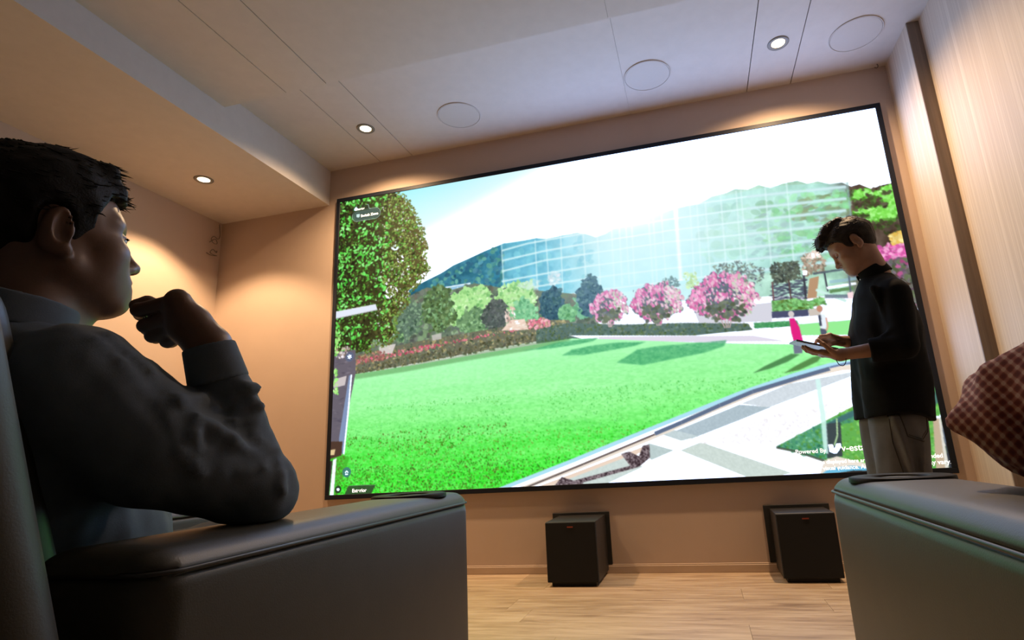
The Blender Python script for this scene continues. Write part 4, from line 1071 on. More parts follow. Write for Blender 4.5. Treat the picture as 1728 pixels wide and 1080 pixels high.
# ------------------------------------------------------------------ recliner chairs
AZ = 0.650
def recliner(loc, label, mirrored=1):
    t = empty('recliner_chair', loc)
    tag(t, label, 'recliner chair', 'leather recliners facing the screen')
    for s in (1, -1):
        c = (s * .38, .015, .345)
        def arm_d(P, s=s):
            q = P - A3(*c)
            bul = .010 * np.clip(1 - (q[:, 1] / .435) ** 2, 0, 1) * np.clip(1 - ((q[:, 2] + .02) / .3) ** 2, 0, 1)
            return rbox(P, c, (.1, .435, .300), .040) - bul
        V, F = nets(lambda P: smax(arm_d(P), P[:, 2] - (.6228), .0015), (c[0] - .13, -.45, .03), (c[0] + .13, .48, .66), .010)
        link('arm_panel', np_mesh('arm_panel', [(V, F)]), M_LEATHER, t, True)
        def pad_d(P):
            dome = .010 * np.clip(1 - ((P[:, 0] - c[0]) / .1) ** 2, 0, 1)
            return smax(rbox(P, (c[0], .015, .575), (.1005, .4355, .067 + .004), .036) - dome * .6, .6232 - P[:, 2], .0015)
        V, F = nets(pad_d, (c[0] - .12, -.45, .59), (c[0] + .12, .48, .67), .007)
        pad = link('arm_pad', np_mesh('arm_pad', [(V, F)]), M_LEATHER, t, True)
        pts = []
        for cx, cy, a0 in ((.0635, .3985, 0), (-.0635, .3985, 90), (-.0635, -.3985, 180), (.0635, -.3985, 270)):
            for k in range(7):
                a = math.radians(a0 + 15 * k)
                pts.append((c[0] + cx + .036 * math.cos(a), .015 + cy + .036 * math.sin(a), .6230))
        pts.append(pts[0])
        from_bm('piping', tube_bm(pts, .0026, 8), M_PIPING, pad, True)
        cy = .315
        cup = from_bm('cup_holder', lathe_bm([(.0, -.03), (.040, -.03), (.043, .002), (.050, .0035), (.080, .0035), (.086, .002), (.087, -.006)], 40, None, (c[0], cy, .652)), M_GLOSS, t, True)
    def cushion(name, cc, half, r, mat, rotx=0.0, h=.014, puff=.02):
        ca, sa = math.cos(rotx), math.sin(rotx)
        R = np.array([[1, 0, 0], [0, ca, -sa], [0, sa, ca]], np.float32)
        def f(P):
            q = P.copy()
            return rbox(q, (0, 0, 0), half, r) - puff * np.clip(1 - (q[:, 0] / half[0]) ** 2, 0, 1) * np.clip(1 - (q[:, 1] / half[1]) ** 2, 0, 1) * (np.abs(q[:, 2]) > half[2] * .3)
        m = max(puff, .01) + h * 2
        V, F = nets(f, [-x - m for x in half], [x + m for x in half], h)
        V = V @ R.T + np.array(cc)
        return link(name, np_mesh(name, [(V, F)]), mat, t, True)
    cushion('seat_cushion', (0, .06, .375), (.272, .35, .075), .05, M_LEATHER)
    cushion('seat_base', (0, .02, .19), (.27, .38, .11), .02, M_LEATHER, puff=.0)
    cushion('footrest_panel', (0, .425, .25), (.268, .025, .17), .02, M_LEATHER, puff=.0)
    cushion('back_cushion', (0, -.44, .66), (.27, .085, .33), .06, M_LEATHER, rotx=.32)
    cushion('headrest', (0, -.555, 1.02), (.255, .065, .13), .05, M_LEATHER, rotx=.25)
    cushion('back_shell', (0, -.52, .56), (.47, .04, .42), .035, M_LEATHER, rotx=.30, puff=0)
    for sx in (-1, 1):
        for sy in (-.33, .36):
            o = from_bm('foot', lathe_bm([(0, 0), (.025, 0), (.028, .05), (0, .05)], 16), M_BLACK, t)
            o.location = (sx * .36, sy, 0)
    return t
recliner((-.43, -2.72, 0), 'grey leatherette recliner with the man in the blue-grey shirt')
recliner((1.365, -2.80, 0), 'grey leatherette recliner under the red checked elbow')

# ------------------------------------------------------------------ shared person pieces
def person_head(H0, FR, bounds, h, scale=1.0, **kw):
    H0 = A3(*H0)
    def loc(P): return ((P - H0) @ FR) / scale
    corners = np.array([[x, y, z] for x in bounds[0] for y in bounds[1] for z in bounds[2]], np.float32) * scale @ FR.T + H0
    lo, hi = corners.min(0), corners.max(0)
    return loc, lo, hi

def eyes_and_brows(t, H0, FR, scale, hair_mat, org, look=0.0, young=False):
    H0 = A3(*H0)
    for s in (1, -1):
        V, F = uv_ball((.0765, s * .032, .006), .0132)
        e = link('eyeball', np_mesh('eyeball', [((V * scale) @ FR.T + H0, F)], org), M_EYE, t, True)
        V, F = uv_ball((.0765 + .0078 * math.cos(look), s * .032, .006 + .0078 * math.sin(look)), .0064, 10)
        link('iris', np_mesh('iris', [((V * scale) @ FR.T + H0, F)], org), M_IRIS, e, True)
        lz = .0078 if not young else -.0015
        lash = lambda p: chain(p, [(.0900, s * .022, lz), (.0925, s * .032, lz + .001), (.0865, s * .044, lz - .001)], [.0010, .0016, .0013], .001)
        V, F = nets(lash, A3(.080, min(s * .015, s * .05), lz - .006), A3(.098, max(s * .015, s * .05), lz + .006), .0010)
        link('eyelashes', np_mesh('eyelashes', [((V * scale) @ FR.T + H0, F)], org), hair_mat, t, True)
        bl, bh = A3(.05, min(s * .006, s * .056), .015), A3(.105, max(s * .006, s * .056), .045)
        f = lambda p: chain(p, [(.0925, s * .012, .0275), (.0885, s * .028, .033), (.0755, s * .046, .027)], [.0035, .0042, .0022], .003) + wob(p, 300, 5) * .0007
        V, F = nets(f, bl, bh, .0016)
        link('eyebrow', np_mesh('eyebrow', [((V * scale) @ FR.T + H0, F)], org), hair_mat, t, True)

def clothed(t, name, fn, lo, hi, h, mat, org):
    V, F = nets(fn, lo, hi, h)
    return link(name, np_mesh(name, [(V, F)], org), mat, t, True)

# ------------------------------------------------------------------ man in the left recliner, fist to his chin
ORG = (-.43, -2.85, 0.0)
man = empty('person', ORG)
tag(man, 'seated person in a blue-grey long-sleeved shirt, fist raised to the chin', 'person')
H0 = (-.342, -3.046, 1.095)
FR = frame(18, 12)
SR, ER, WR = A3(-.150, -3.095, .858), A3(-.052, -2.905, .706), A3(-.089, -2.966, .921)
SL, EL, WL = A3(-.53, -3.00, .87), A3(-.76, -2.92, .68), A3(-.78, -2.66, .685)
NB = A3(-.350, -3.105, .945)
loc, lo, hi = person_head(H0, FR, ((-.13, .13), (-.11, .11), (-.21, .15)), .003)
HSC = 1.085
loc, lo, hi = person_head(H0, FR, ((-.13, .13), (-.11, .11), (-.21, .15)), .003, HSC)
headVF = nets(lambda P: head_sdf(loc(P), jaw=1.06, neck=.060) * HSC, lo, hi, .0028)
mcp = [(-.114, -3.005, .987), (-.123, -2.993, .972), (-.130, -2.980, .958), (-.135, -2.966, .946)]
fing = [[(-.185, -3.007, .980), (-.204, -2.987, .980), (-.200, -2.972, .984)], [(-.186, -2.993, .958), (-.200, -2.976, .958), (-.196, -2.965, .964)],
        [(-.183, -2.981, .944), (-.194, -2.966, .946), (-.190, -2.956, .952)], [(-.170, -2.966, .937), (-.178, -2.953, .940), (-.172, -2.946, .948)]]
thumb = [(-.105, -2.962, .945), (-.165, -2.966, .982), (-.200, -2.982, .999), (-.209, -2.992, .994)]
def fist(P):
    d = hand_sdf(P, WR, mcp, fing, thumb, .0105, .0165)
    d = smin(d, ell(P, (-.115, -2.980, .955), (.034, .026, .030)), .015)
    return smin(d, cap(P, WR, WR + (ER - WR) * .35, .028, .034), .02)
handVF = nets(fist, (-.25, -3.06, .80), (.03, -2.90, 1.03), .0026)
def man_core(P):
    d = cap(P, NB, NB + A3(.0, -.01, -.06), .06, .07)
    d = smin(d, ell(P, (-.36, -3.06, .76), (.15, .11, .20)), .05)
    d = smin(d, ell(P, (-.42, -2.93, .50), (.17, .15, .13)), .08)
    d = smin(d, chain(P, [SR, ER, WR], [.05, .04, .028]), .03)
    d = smin(d, chain(P, [SL, EL, WL], [.05, .04, .028]), .03)
    for kx in (-.54, -.31):
        d = smin(d, chain(P, [(kx * .6 - .17, -2.90, .50), (kx, -2.42, .53), (kx, -2.20, .20)], [.07, .05, .04]), .03)
    return d
coreVF = nets(man_core, (-.80, -3.25, .10), (.06, -2.10, 1.0), .014)
wl_m = [tuple(WL + A3(.03 - .018 * k, .06 - .004 * abs(k - 1), .004)) for k in range(4)]
handL = nets(lambda P: smin(hand_sdf(P, WL, wl_m, [[(m[0], m[1] + .04, m[2] - .006), (m[0], m[1] + .06, m[2] - .022)] for m in wl_m], [tuple(WL + A3(.015, .02, 0)), tuple(WL + A3(.045, .05, .0)), tuple(WL + A3(.05, .08, -.004))], .0088, .013), cap(P, WL, WL + (EL - WL) * .3, .026, .03), .02), WL - A3(.12, .12, .07), WL + A3(.12, .16, .08), .005)
link('body', np_mesh('body', [headVF, handVF, coreVF, handL], ORG), M_SKIN, man, True)
eyes_and_brows(man, H0, FR, HSC, M_HAIR, ORG)
fr_ = [((.030, 0, .128), (.080, 0, .112), .016, .016), ((.080, 0, .112), (.096, 0, .088), .015, .009), ((.096, 0, .088), (.100, 0, .076), .009, .005)]
hv, hf = nets(lambda P: hair_sdf(loc(P), .017, .070, 1.0, -.034, -.060, 3, fr_) * HSC, lo, hi + .02, .003)
H0a = A3(*H0)
def dir_man(p, r):
    q = (p - H0a) @ FR
    if q[2] < .03: return None
    nrm = q - A3(-.01, 0, .03)
    d = nrm / np.linalg.norm(nrm) * .12 + A3(.9, 0, -.35) + r.normal(size=3) * .12
    return FR @ d
sv, sf = strands(hv, hf, 900, .010, .0014, dir_man, 11, ORG)
link('hair', np_mesh('hair', [(hv, hf), (sv, sf)], ORG), M_HAIR, man, True)
# shirt
EB = ER + A3(.006, .012, -.012)
FD = [((-0.065, -3.063, 0.821), (-0.055, -3.041, 0.825), 0.01),
    ((-0.055, -3.041, 0.825), (-0.065, -2.991, 0.834), 0.01),
    ((-0.065, -2.991, 0.834), (-0.052, -2.986, 0.82), 0.01),
    ((-0.039, -3.024, 0.802), (-0.035, -3.03, 0.78), 0.009),
    ((-0.035, -3.03, 0.78), (-0.033, -3.023, 0.76), 0.009),
    ((-0.036, -3.012, 0.796), (-0.023, -2.977, 0.771), 0.009),
    ((-0.023, -2.977, 0.771), (-0.016, -2.938, 0.751), 0.009),
    ((-0.043, -2.963, 0.845), (-0.032, -2.951, 0.852), 0.007),
    ((-0.032, -2.951, 0.852), (-0.028, -2.934, 0.853), 0.007),
    ((-0.035, -2.957, 0.819), (-0.025, -2.94, 0.826), 0.008),
    ((-0.025, -2.94, 0.826), (-0.021, -2.928, 0.823), 0.008),
    ((-0.035, -2.965, 0.801), (-0.022, -2.936, 0.806), 0.008),
    ((-0.022, -2.939, 0.781), (-0.018, -2.915, 0.765), 0.008),
    ((-0.018, -2.915, 0.765), (-0.012, -2.908, 0.747), 0.008),
    ((-0.012, -2.903, 0.749), (0.002, -2.904, 0.721), 0.008),
    ((0.002, -2.904, 0.721), (0.012, -2.909, 0.695), 0.008),
    ((-0.115, -3.116, 0.904), (-0.095, -3.093, 0.874), 0.008),
    ((-0.095, -3.093, 0.874), (-0.069, -3.068, 0.824), 0.008),
    ((-0.119, -3.099, 0.912), (-0.104, -3.08, 0.889), 0.01),
    ((-0.104, -3.08, 0.889), (-0.085, -3.063, 0.867), 0.01),
    ((-0.054, -3.057, 0.808), (-0.039, -3.047, 0.76), 0.007),
    ((-0.039, -3.047, 0.76), (-0.032, -3.013, 0.728), 0.007),
    ((-0.019, -2.965, 0.725), (-0.008, -2.932, 0.732), 0.008),
    ((-0.008, -2.932, 0.732), (-0.013, -2.899, 0.758), 0.008)]
def man_shirt(P):
    wr_ = wob(P * A3(1, 1, .7), 42, 21) * .0035 + wob(P, 95, 22) * .0018
    tor = ell(P, (-.355, -3.055, .76), (.185, .145, .215))
    tor = smin(tor, ell(P, (-.40, -2.945, .61), (.190, .165, .17)), .08)
    tor = smin(tor, ell(P, (-.345, -3.04, .86), (.20, .10, .085)), .05)
    tor = smin(tor, cap(P, NB + A3(.01, .01, .0), NB + A3(.03, .03, -.08), .066, .10), .04)
    ua = chain(P, [SR + A3(-.02, .0, .0), SR * .55 + ER * .45 + A3(-.006, -.008, -.022), EB], [.078, .082, .052])
    fa = chain(P, [EB, ER * .5 + WR * .5 + A3(.004, .004, .0), WR + (ER - WR) * .05], [.052, .044, .032])
    arm = smin(ua, fa, .022)
    la = chain(P, [SL, EL, WL + (EL - WL) * .12], [.075, .06, .045])
    d = smin(smin(tor, arm, .045), la, .05)
    for a, b, r in FD:
        d = smin(d, cap(P, a, b, r, r * .85), .007)
    d = d - wr_
    # open at the wrist, the neck and the left cuff
    ax = (WR - ER) / np.linalg.norm(WR - ER)
    near = np.linalg.norm(P - WR, axis=1) - .07
    cut = (P - (WR + (ER - WR) * .05)) @ ax
    d = smax(d, np.where(near < 0, cut, -1), .004)
    nk = (P - (NB + A3(.0, .0, .022))) @ A3(.12, .16, .98)
    d = smax(d, np.where(np.linalg.norm(P[:, :2] - A3(*NB[:2]), axis=1) < .13, nk, -1), .006)
    # sit on the arm pad
    d = smax(d, np.where(P[:, 0] > -.17, .652 - P[:, 2], -1), .006)
    d = smax(d, .43 - P[:, 2], .01)
    return d
clothed(man, 'shirt', man_shirt, (-.82, -3.28, .40), (.10, -2.55, 1.03), .0065, M_SHIRT, ORG)
def man_collar(P):
    ax = A3(.05, .12, .99); ax = ax / np.linalg.norm(ax)
    q = P - (NB + A3(.018, .022, .010)); z_ = q @ ax
    rr = np.linalg.norm(q - z_[:, None] * ax, axis=1)
    d = np.abs(rr - (.0755 - .10 * z_)) - .0035
    return smax(d, np.abs(z_ - .012) - .024, .003) + wob(P, 40, 8) * .001
clothed(man, 'shirt_collar', man_collar, NB - .13, NB + .13, .0032, M_SHIRT, ORG)
def man_cuff(P):
    ax = (WR - ER) / np.linalg.norm(WR - ER)
    q = P - (WR + (ER - WR) * .05); z_ = q @ ax
    rr = np.linalg.norm(q - z_[:, None] * ax, axis=1)
    return smax(np.abs(rr - (.0345 - .10 * z_)) - .003, np.abs(z_ + .018) - .030, .003)
clothed(man, 'shirt_cuff', man_cuff, WR - .10, WR + .08, .003, M_SHIRT, ORG)
def man_trousers(P):
    d = ell(P, (-.425, -2.93, .49), (.19, .16, .10))
    for kx in (-.545, -.305):
        d = smin(d, chain(P, [(kx * .6 - .17, -2.86, .50), (kx, -2.42, .545), (kx, -2.20, .14)], [.095, .075, .055]), .04)
    return d - wob(P, 35, 31) * .004
clothed(man, 'trousers', man_trousers, (-.68, -3.14, .06), (-.17, -2.08, .66), .014, M_TROUSER, ORG)
for kx in (-.545, -.305):
    V, F = nets(lambda P: smin(ell(P, (kx, -2.08, .045), (.045, .13, .045)), ell(P, (kx, -2.17, .07), (.042, .06, .065)), .03), (kx - .07, -2.28, -.0), (kx + .07, -1.92, .17), .010)
    V[:, 2] = np.maximum(V[:, 2], .002)
    link('shoe', np_mesh('shoe', [(V, F)], ORG), M_SHOE, man, True)

# ------------------------------------------------------------------ standing person with a tablet
ORG = (1.43, -1.0, 0.0)
boy = empty('person', ORG)
tag(boy, 'standing person in a black shirt and grey jeans tapping a tablet', 'person')
H0 = (1.424, -.985, 1.578)
FR = frame(-76, -27)
HSC = 1.03
loc, lo, hi = person_head(H0, FR, ((-.13, .13), (-.11, .11), (-.21, .15)), .003, HSC)
headVF = nets(lambda P: head_sdf(loc(P), jaw=.93, neck=.047, nose=1.0, young=True, neck_to=(.006, 0, -.150)) * HSC, lo, hi, .0032)
SLb, ELb, WLb = A3(1.488, -1.150, 1.295), A3(1.462, -1.215, 1.075), A3(1.238, -1.158, 1.066)
SRb, ERb, WRb = A3(1.488, -.835, 1.30), A3(1.500, -.775, 1.09), A3(1.325, -.945, 1.153)
lm = [(1.180, -1.165, 1.080), (1.174, -1.147, 1.084), (1.176, -1.129, 1.082), (1.182, -1.112, 1.080)]
lf = [[(m[0] - .036, m[1] + .002, m[2] + .010), (m[0] - .058, m[1] + .004, m[2] + .022), (m[0] - .070, m[1] + .005, m[2] + .034)] for m in lm]
lt = [(1.222, -1.172, 1.068), (1.198, -1.190, 1.086), (1.176, -1.190, 1.112), (1.160, -1.180, 1.132)]
def left_hand(P):
    return smin(hand_sdf(P, WLb, lm, lf, lt, .0080, .0115), cap(P, WLb, ELb, .023, .036), .02)
lVF = nets(left_hand, (1.08, -1.27, 1.00), (1.50, -1.08, 1.16), .003)
rm = [(1.248, -1.002, 1.178), (1.246, -.984, 1.178), (1.249, -.967, 1.172), (1.256, -.951, 1.164)]
rf = [[(1.210, -1.012, 1.176), (1.190, -1.016, 1.158), (1.177, -1.018, 1.140)], [(1.212, -.990, 1.168), (1.212, -.992, 1.146), (1.226, -.990, 1.138)],
      [(1.218, -.972, 1.160), (1.220, -.974, 1.140), (1.234, -.972, 1.134)], [(1.230, -.956, 1.150), (1.234, -.958, 1.134), (1.246, -.958, 1.130)]]
rt = [(1.300, -.968, 1.140), (1.266, -.998, 1.142), (1.242, -1.012, 1.136), (1.222, -1.018, 1.132)]
def right_hand(P):
    return smin(hand_sdf(P, WRb, rm, rf, rt, .0080, .0115), cap(P, WRb, ERb, .023, .036), .02)
rVF = nets(right_hand, (1.15, -1.05, 1.06), (1.54, -.72, 1.22), .003)
def boy_core(P):
    d = cap(P, (1.475, -.985, 1.42), (1.49, -.985, 1.34), .052, .06)
    d = smin(d, ell(P, (1.485, -.99, 1.22), (.085, .14, .19)), .05)
    d = smin(d, ell(P, (1.44, -1.0, .93), (.085, .13, .14)), .06)
    d = smin(d, chain(P, [SLb, ELb], [.045, .036]), .03); d = smin(d, chain(P, [SRb, ERb], [.045, .036]), .03)
    for y_ in (-1.085, -.905):
        d = smin(d, chain(P, [(1.43, y_, .88), (1.42, y_, .48), (1.435, y_, .09)], [.075, .052, .040]), .02)
    return d
coreVF = nets(boy_core, (1.32, -1.29, .05), (1.62, -.70, 1.47), .014)
link('body', np_mesh('body', [headVF, lVF, rVF, coreVF], ORG), M_SKIN2, boy, True)
eyes_and_brows(boy, H0, FR, HSC, M_HAIR2, ORG, -.5, True)
fr_ = [((.000, 0, .136), (.050, 0, .134), .020, .021), ((.050, 0, .134), (.098, 0, .112), .021, .019), ((.098, 0, .112), (.122, 0, .088), .018, .009)]
hv, hf = nets(lambda P: hair_sdf(loc(P), .014, .066, 1.0, -.018, -.062, 13, fr_) * HSC, lo - .02, hi + .02, .0032)
H0a = A3(*H0)
def dir_boy(p, r):
    q = (p - H0a) @ FR
    if q[2] < .05: return None
    n_ = q - A3(-.01, 0, .03)
    return FR @ (n_ / np.linalg.norm(n_) * .30 + A3(.9, 0, .02) + r.normal(size=3) * .15)
sv, sf = strands(hv, hf, 600, .014, .0016, dir_boy, 12, ORG)
link('hair', np_mesh('hair', [(hv, hf), (sv, sf)], ORG), M_HAIR2, boy, True)
f_m = lambda p: np.minimum(chain(p, [(.0925, -.004, -.0500), (.0870, -.018, -.0525)], [.0022, .0012]), chain(p, [(.0925, .004, -.0500), (.0870, .018, -.0525)], [.0022, .0012]))
V, F = nets(f_m, (.07, -.03, -.06), (.105, .03, -.04), .0016)
link('moustache', np_mesh('moustache', [((V * HSC) @ FR.T + H0a, F)], ORG), M_HAIR2, boy, True)
NBb = A3(1.478, -.985, 1.425)
def boy_shirt(P):
    wr_ = wob(P * A3(1, 1, .55), 30, 41) * .006 + wob(P, 80, 42) * .0014
    tor = ell(P, (1.480, -.99, 1.235), (.112, .185, .185))
    tor = smin(tor, ell(P, (1.484, -.99, 1.325), (.080, .175, .070)), .05)
    tor = smin(tor, chain(P, [(1.470, -1.05, 1.15), (1.455, -1.075, .95), (1.430, -1.092, .74)], [.122, .126, .122]), .06)
    tor = smin(tor, chain(P, [(1.470, -.94, 1.15), (1.455, -.92, .95), (1.430, -.905, .74)], [.122, .126, .122]), .06)
    tor = smin(tor, cap(P, NBb, NBb + A3(.01, 0, -.07), .060, .085), .04)
    sl = chain(P, [SLb, ELb, ELb + (WLb - ELb) * .55], [.064, .058, .044])
    sr = chain(P, [SRb, ERb, ERb + (WRb - ERb) * .55], [.064, .058, .044])
    for E_, W_ in ((ELb, WLb), (ERb, WRb)):
        ax = (W_ - E_) / np.linalg.norm(W_ - E_)
        cut = (P - (E_ + (W_ - E_) * .50)) @ ax
        if W_ is WLb: sl = smax(sl, cut, .004)
        else: sr = smax(sr, cut, .004)
    d = smin(smin(tor, sl, .03), sr, .03)
    for a, b, r in (((1.410, -1.17, 1.33), (1.425, -1.20, 1.15), .016), ((1.400, -1.215, 1.12), (1.470, -1.235, 1.16), .014), ((1.41, -1.225, 1.09), (1.48, -1.25, 1.10), .014), ((1.52, -1.14, 1.25), (1.57, -1.08, 1.02), .014), ((1.42, -1.16, .98), (1.53, -1.13, .84), .014)):
        d = smin(d, cap(P, a, b, r, r * .5), .018)
    d = d - wr_
    hem = np.interp(P[:, 0], [1.25, 1.30, 1.34, 1.42, 1.50, 1.56, 1.62], [.797, .797, .806, .812, .798, .772, .768])
    d = smax(d, hem - P[:, 2], .004)
    nk = (P - (NBb + A3(0, 0, .012))) @ A3(-.25, 0, .97)
    return smax(d, np.where(np.linalg.norm(P[:, :2] - NBb[:2], axis=1) < .12, nk, -1), .006)
clothed(boy, 'shirt', boy_shirt, (1.24, -1.32, .74), (1.66, -.68, 1.48), .0075, M_SHIRT2, ORG)
def boy_collar(P):
    ax = A3(-.42, 0, .91)
    ax = ax / np.linalg.norm(ax)
    q = P - (NBb + A3(.004, 0, .010)); z_ = q @ ax
    rr = np.linalg.norm(q - z_[:, None] * ax, axis=1)
    front = q[:, 0] < -.052
    d = np.abs(rr - (.066 - .12 * z_)) - .0042
    d = smax(d, np.abs(z_ - .012) - .028, .003)
    return np.where(front & (np.abs(q[:, 1]) < .012), np.maximum(d, .004), d)
clothed(boy, 'shirt_collar', boy_collar, NBb - .12, NBb + .12, .0034, M_SHIRT2, ORG)
def tee(P):
    ax = A3(-.42, 0, .91) / 1.0022
    q = P - (NBb + A3(.002, 0, .004)); z_ = q @ ax
    rr = np.linalg.norm(q - z_[:, None] * ax, axis=1)
    return smax(np.abs(rr - (.0575 - .10 * z_)) - .003, np.abs(z_ - .008) - .016, .003)
M_TEE = plain('white undershirt', (0.55, 0.55, 0.56), 0.85, 0.03, 30)
clothed(boy, 'undershirt_neckband', tee, NBb - .10, NBb + .10, .0032, M_TEE, ORG)
def boy_jeans(P):
    d = ell(P, (1.437, -1.0, .90), (.104, .145, .13))
    for y_ in (-1.075, -.917):
        d = smin(d, chain(P, [(1.435, y_, .86), (1.418, y_, .56), (1.425, y_, .30), (1.440, y_, .09)], [.104, .098, .092, .086]), .03)
    for a, b, r in (((1.39, -1.18, .80), (1.42, -1.185, .58), .014), ((1.47, -1.18, .70), (1.45, -1.18, .55), .012), ((1.36, -1.15, .50), (1.46, -1.17, .46), .014), ((1.38, -1.15, .20), (1.47, -1.15, .17), .016), ((1.38, -1.15, .13), (1.47, -1.15, .11), .016)):
        d = smin(d, cap(P, a, b, r, r * .5), .02)
    d = d - wob(P * A3(1, 1, .5), 34, 51) * .006
    d = d + np.clip((P[:, 2] - .80) / .03, 0, 1) * .018
    return smax(d, .035 - P[:, 2], .006)
jv, jf = nets(boy_jeans, (1.26, -1.26, .02), (1.60, -.74, 1.06), .0085)
jeans = link('jeans', np_mesh('jeans', [(jv, jf)], ORG), M_JEANS, boy, True)
from mathutils.bvhtree import BVHTree
tree = BVHTree.FromPolygons([tuple(v) for v in jv], [tuple(int(i) for i in f) for f in jf])
def on_jeans(x, z):
    h = tree.ray_cast(Vector((x, -2.0, z)), Vector((0, 1, 0)))
    return (x - ORG[0], (h[0].y if h[0] else -1.15) - ORG[1] - .0005, z)
def seam(path, r=.0022):
    pts = [on_jeans(x, z) for x, z in path]
    from_bm('pocket_seam', tube_bm(pts, r, 6), M_STITCH, jeans, True)
def dense(path, n=10):
    out = []
    for (a, b), (c_, d_) in zip(path, path[1:]):
        out += [(a + (c_ - a) * i / n, b + (d_ - b) * i / n) for i in range(n)]
    return out + [path[-1]]
seam(dense([(1.405, .83), (1.418, .765), (1.424, .722), (1.474, .698), (1.515, .735), (1.522, .82)]))
seam(dense([(1.428, .728), (1.473, .707), (1.509, .740)]), .0014)
seam(dense([(1.375, .85), (1.372, .70), (1.392, .55), (1.41, .30), (1.42, .12)]), .002)
for y_ in (-1.082, -.910):
    V, F = nets(lambda P: smin(ell(P, (1.36, y_, .042), (.135, .048, .045)), ell(P, (1.44, y_, .06), (.055, .045, .06)), .03), (1.20, y_ - .08, 0), (1.53, y_ + .08, .14), .010)
    V[:, 2] = np.maximum(V[:, 2], .002)
    link('shoe', np_mesh('shoe', [(V, F)], ORG), M_SHOE, boy, True)
from_bm('wrist_cord', tube_bm(smooth_path([tuple(np.array(p) - np.array(ORG)) for p in ((1.256, -1.176, 1.048), (1.250, -1.180, 1.030), (1.240, -1.178, 1.018), (1.226, -1.174, 1.024), (1.218, -1.170, 1.046))], 6), .0016, 6), M_BLACK, boy, True)
# the tablet
tab = empty('tablet', (1.161, -1.05, 1.1305))
tab.rotation_euler = (.13, math.atan2(.053, .156), 0)
tag(tab, 'thin tablet held level in the hands of the standing person', 'tablet')
box('back_cover', -.083, .083, -.122, .122, -.004, .003, M_TABLET, tab, .0022, 2)
box('glass_front', -.082, .082, -.121, .121, .003, .0042, M_GLOSS, tab)
_m, _nt, _b = new_mat('tablet screen light')
_b.inputs['Emission Color'].default_value = (.75, .85, 1, 1); _b.inputs['Emission Strength'].default_value = 0.5
box('tablet_screen', -.074, .074, -.110, .110, .0042, .0046, _m, tab)

# ------------------------------------------------------------------ person in the right recliner, only the checked elbow in view
ORG = (1.365, -2.95, 0.0)
p3 = empty('person', ORG)
tag(p3, 'person in a red checked shirt resting an elbow on the right recliner', 'person')
H0 = (1.385, -3.19, 1.13)
FR = frame(-12, 0)
loc, lo, hi = person_head(H0, FR, ((-.13, .13), (-.11, .11), (-.21, .15)), .003, 1.04)
headVF = nets(lambda P: head_sdf(loc(P), jaw=1.0, neck=.056) * 1.04, lo, hi, .005)
SL3, EL3, WL3 = A3(1.20, -3.10, .94), A3(1.085, -2.765, .742), A3(1.30, -2.66, .70)
SR3, ER3, WR3 = A3(1.56, -3.12, .93), A3(1.68, -2.92, .72), A3(1.46, -2.68, .68)
def core3(P):
    d = cap(P, (1.38, -3.22, 1.0), (1.38, -3.20, .92), .06, .07)
    d = smin(d, ell(P, (1.38, -3.13, .80), (.16, .11, .20)), .05); d = smin(d, ell(P, (1.365, -2.99, .52), (.17, .15, .12)), .08)
    d = smin(d, chain(P, [SL3, EL3, WL3], [.05, .04, .028]), .03); d = smin(d, chain(P, [SR3, ER3, WR3], [.05, .04, .028]), .03)
    for kx in (1.25, 1.48):
        d = smin(d, chain(P, [(kx * .6 + .546, -2.95, .52), (kx, -2.48, .54), (kx, -2.26, .18)], [.07, .05, .04]), .03)
    return d
c3 = nets(core3, (1.02, -3.32, .12), (1.76, -2.18, 1.06), .014)
hands3 = []
for W_, sgn in ((WL3, 1), (WR3, -1)):
    ms = [tuple(W_ + A3(sgn * (.030 + .014 * k), .060 - .010 * k, -.004)) for k in range(4)]
    fs = [[(m[0] + sgn * .025, m[1] + .028, m[2] - .004), (m[0] + sgn * .036, m[1] + .038, m[2] - .022)] for m in ms]
    hands3.append(nets(lambda P: hand_sdf(P, W_, ms, fs, [tuple(W_ + A3(-sgn * .005, .02, .0)), tuple(W_ + A3(sgn * .0, .055, .014)), tuple(W_ + A3(sgn * .02, .08, .012))], .0088, .013), W_ - .13, W_ + .15, .005))
link('body', np_mesh('body', [headVF, c3] + hands3, ORG), M_SKIN, p3, True)
eyes_and_brows(p3, H0, FR, 1.04, M_HAIR, ORG)
clothed(p3, 'hair', lambda P: hair_sdf(loc(P), .012, .066, 0, -.02, -.06, 23) * 1.04, lo, hi, .005, M_HAIR, ORG)
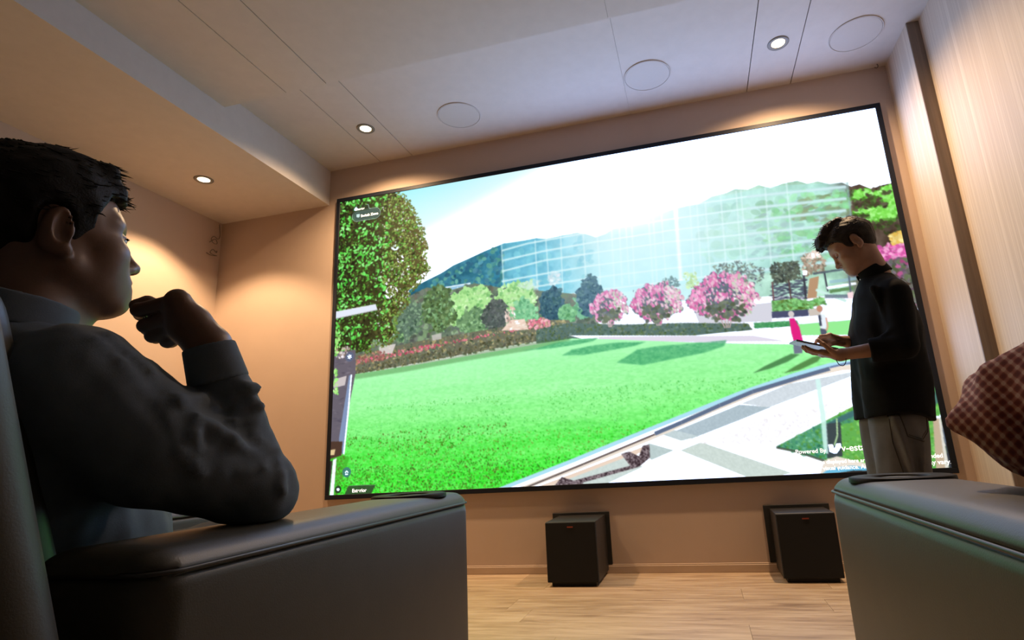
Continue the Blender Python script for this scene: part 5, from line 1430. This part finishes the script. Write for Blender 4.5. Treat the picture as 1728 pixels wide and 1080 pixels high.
def shirt3(P):
    tor = ell(P, (1.38, -3.12, .80), (.19, .14, .22)); tor = smin(tor, ell(P, (1.37, -3.0, .60), (.20, .17, .16)), .08)
    tor = smin(tor, ell(P, (1.38, -3.14, .92), (.20, .095, .08)), .05); tor = smin(tor, cap(P, (1.38, -3.21, 1.0), (1.38, -3.18, .92), .064, .09), .04)
    la = chain(P, [SL3, SL3 * .45 + EL3 * .55 + A3(0, 0, -.01), EL3], [.082, .082, .076]); lf_ = chain(P, [EL3, EL3 * .4 + WL3 * .6, EL3 * .1 + WL3 * .9], [.076, .062, .046])
    ra = chain(P, [SR3, ER3, ER3 * .15 + WR3 * .85], [.08, .064, .046])
    d = smin(smin(tor, smin(la, lf_, .03), .05), ra, .05)
    for a, b, r in (((1.03, -2.775, .748), (.992, -2.742, .737), .022), ((1.03, -2.79, .80), (1.06, -2.82, .70), .016), ((1.05, -2.83, .81), (1.10, -2.86, .73), .016), ((1.045, -2.72, .78), (1.10, -2.70, .72), .014)):
        d = smin(d, cap(P, a, b, r, r * .4), .030)
    d = d - wob(P, 46, 61) * .006 - wob(P, 100, 62) * .0018
    d = smax(d, np.where(P[:, 0] < 1.19, .655 - P[:, 2], -1), .006)
    d = smax(d, .46 - P[:, 2], .01)
    for E_, W_ in ((EL3, WL3), (ER3, WR3)):
        ax = (W_ - E_) / np.linalg.norm(W_ - E_)
        d = smax(d, np.where(np.linalg.norm(P - W_, axis=1) < .12, (P - (W_ + (E_ - W_) * .1)) @ ax, -1), .004)
    return smax(d, np.where(np.linalg.norm(P[:, :2] - A3(1.38, -3.21), axis=1) < .12, P[:, 2] - 1.02, -1), .006)
clothed(p3, 'checked_shirt', shirt3, (.94, -3.36, .44), (1.80, -2.56, 1.10), .0085, M_CHECK, ORG)
def trousers3(P):
    d = ell(P, (1.365, -2.99, .51), (.19, .16, .10))
    for kx in (1.25, 1.48):
        d = smin(d, chain(P, [(kx * .6 + .546, -2.93, .52), (kx, -2.48, .555), (kx, -2.26, .14)], [.095, .075, .055]), .04)
    return d - wob(P, 35, 71) * .004
clothed(p3, 'trousers', trousers3, (1.10, -3.20, .06), (1.62, -2.14, .68), .014, M_TROUSER, ORG)
for kx in (1.25, 1.48):
    V, F = nets(lambda P: smin(ell(P, (kx, -2.14, .045), (.045, .13, .045)), ell(P, (kx, -2.23, .07), (.042, .06, .065)), .03), (kx - .07, -2.34, 0), (kx + .07, -1.98, .17), .010)
    V[:, 2] = np.maximum(V[:, 2], .002)
    link('shoe', np_mesh('shoe', [(V, F)], ORG), M_SHOE, p3, True)
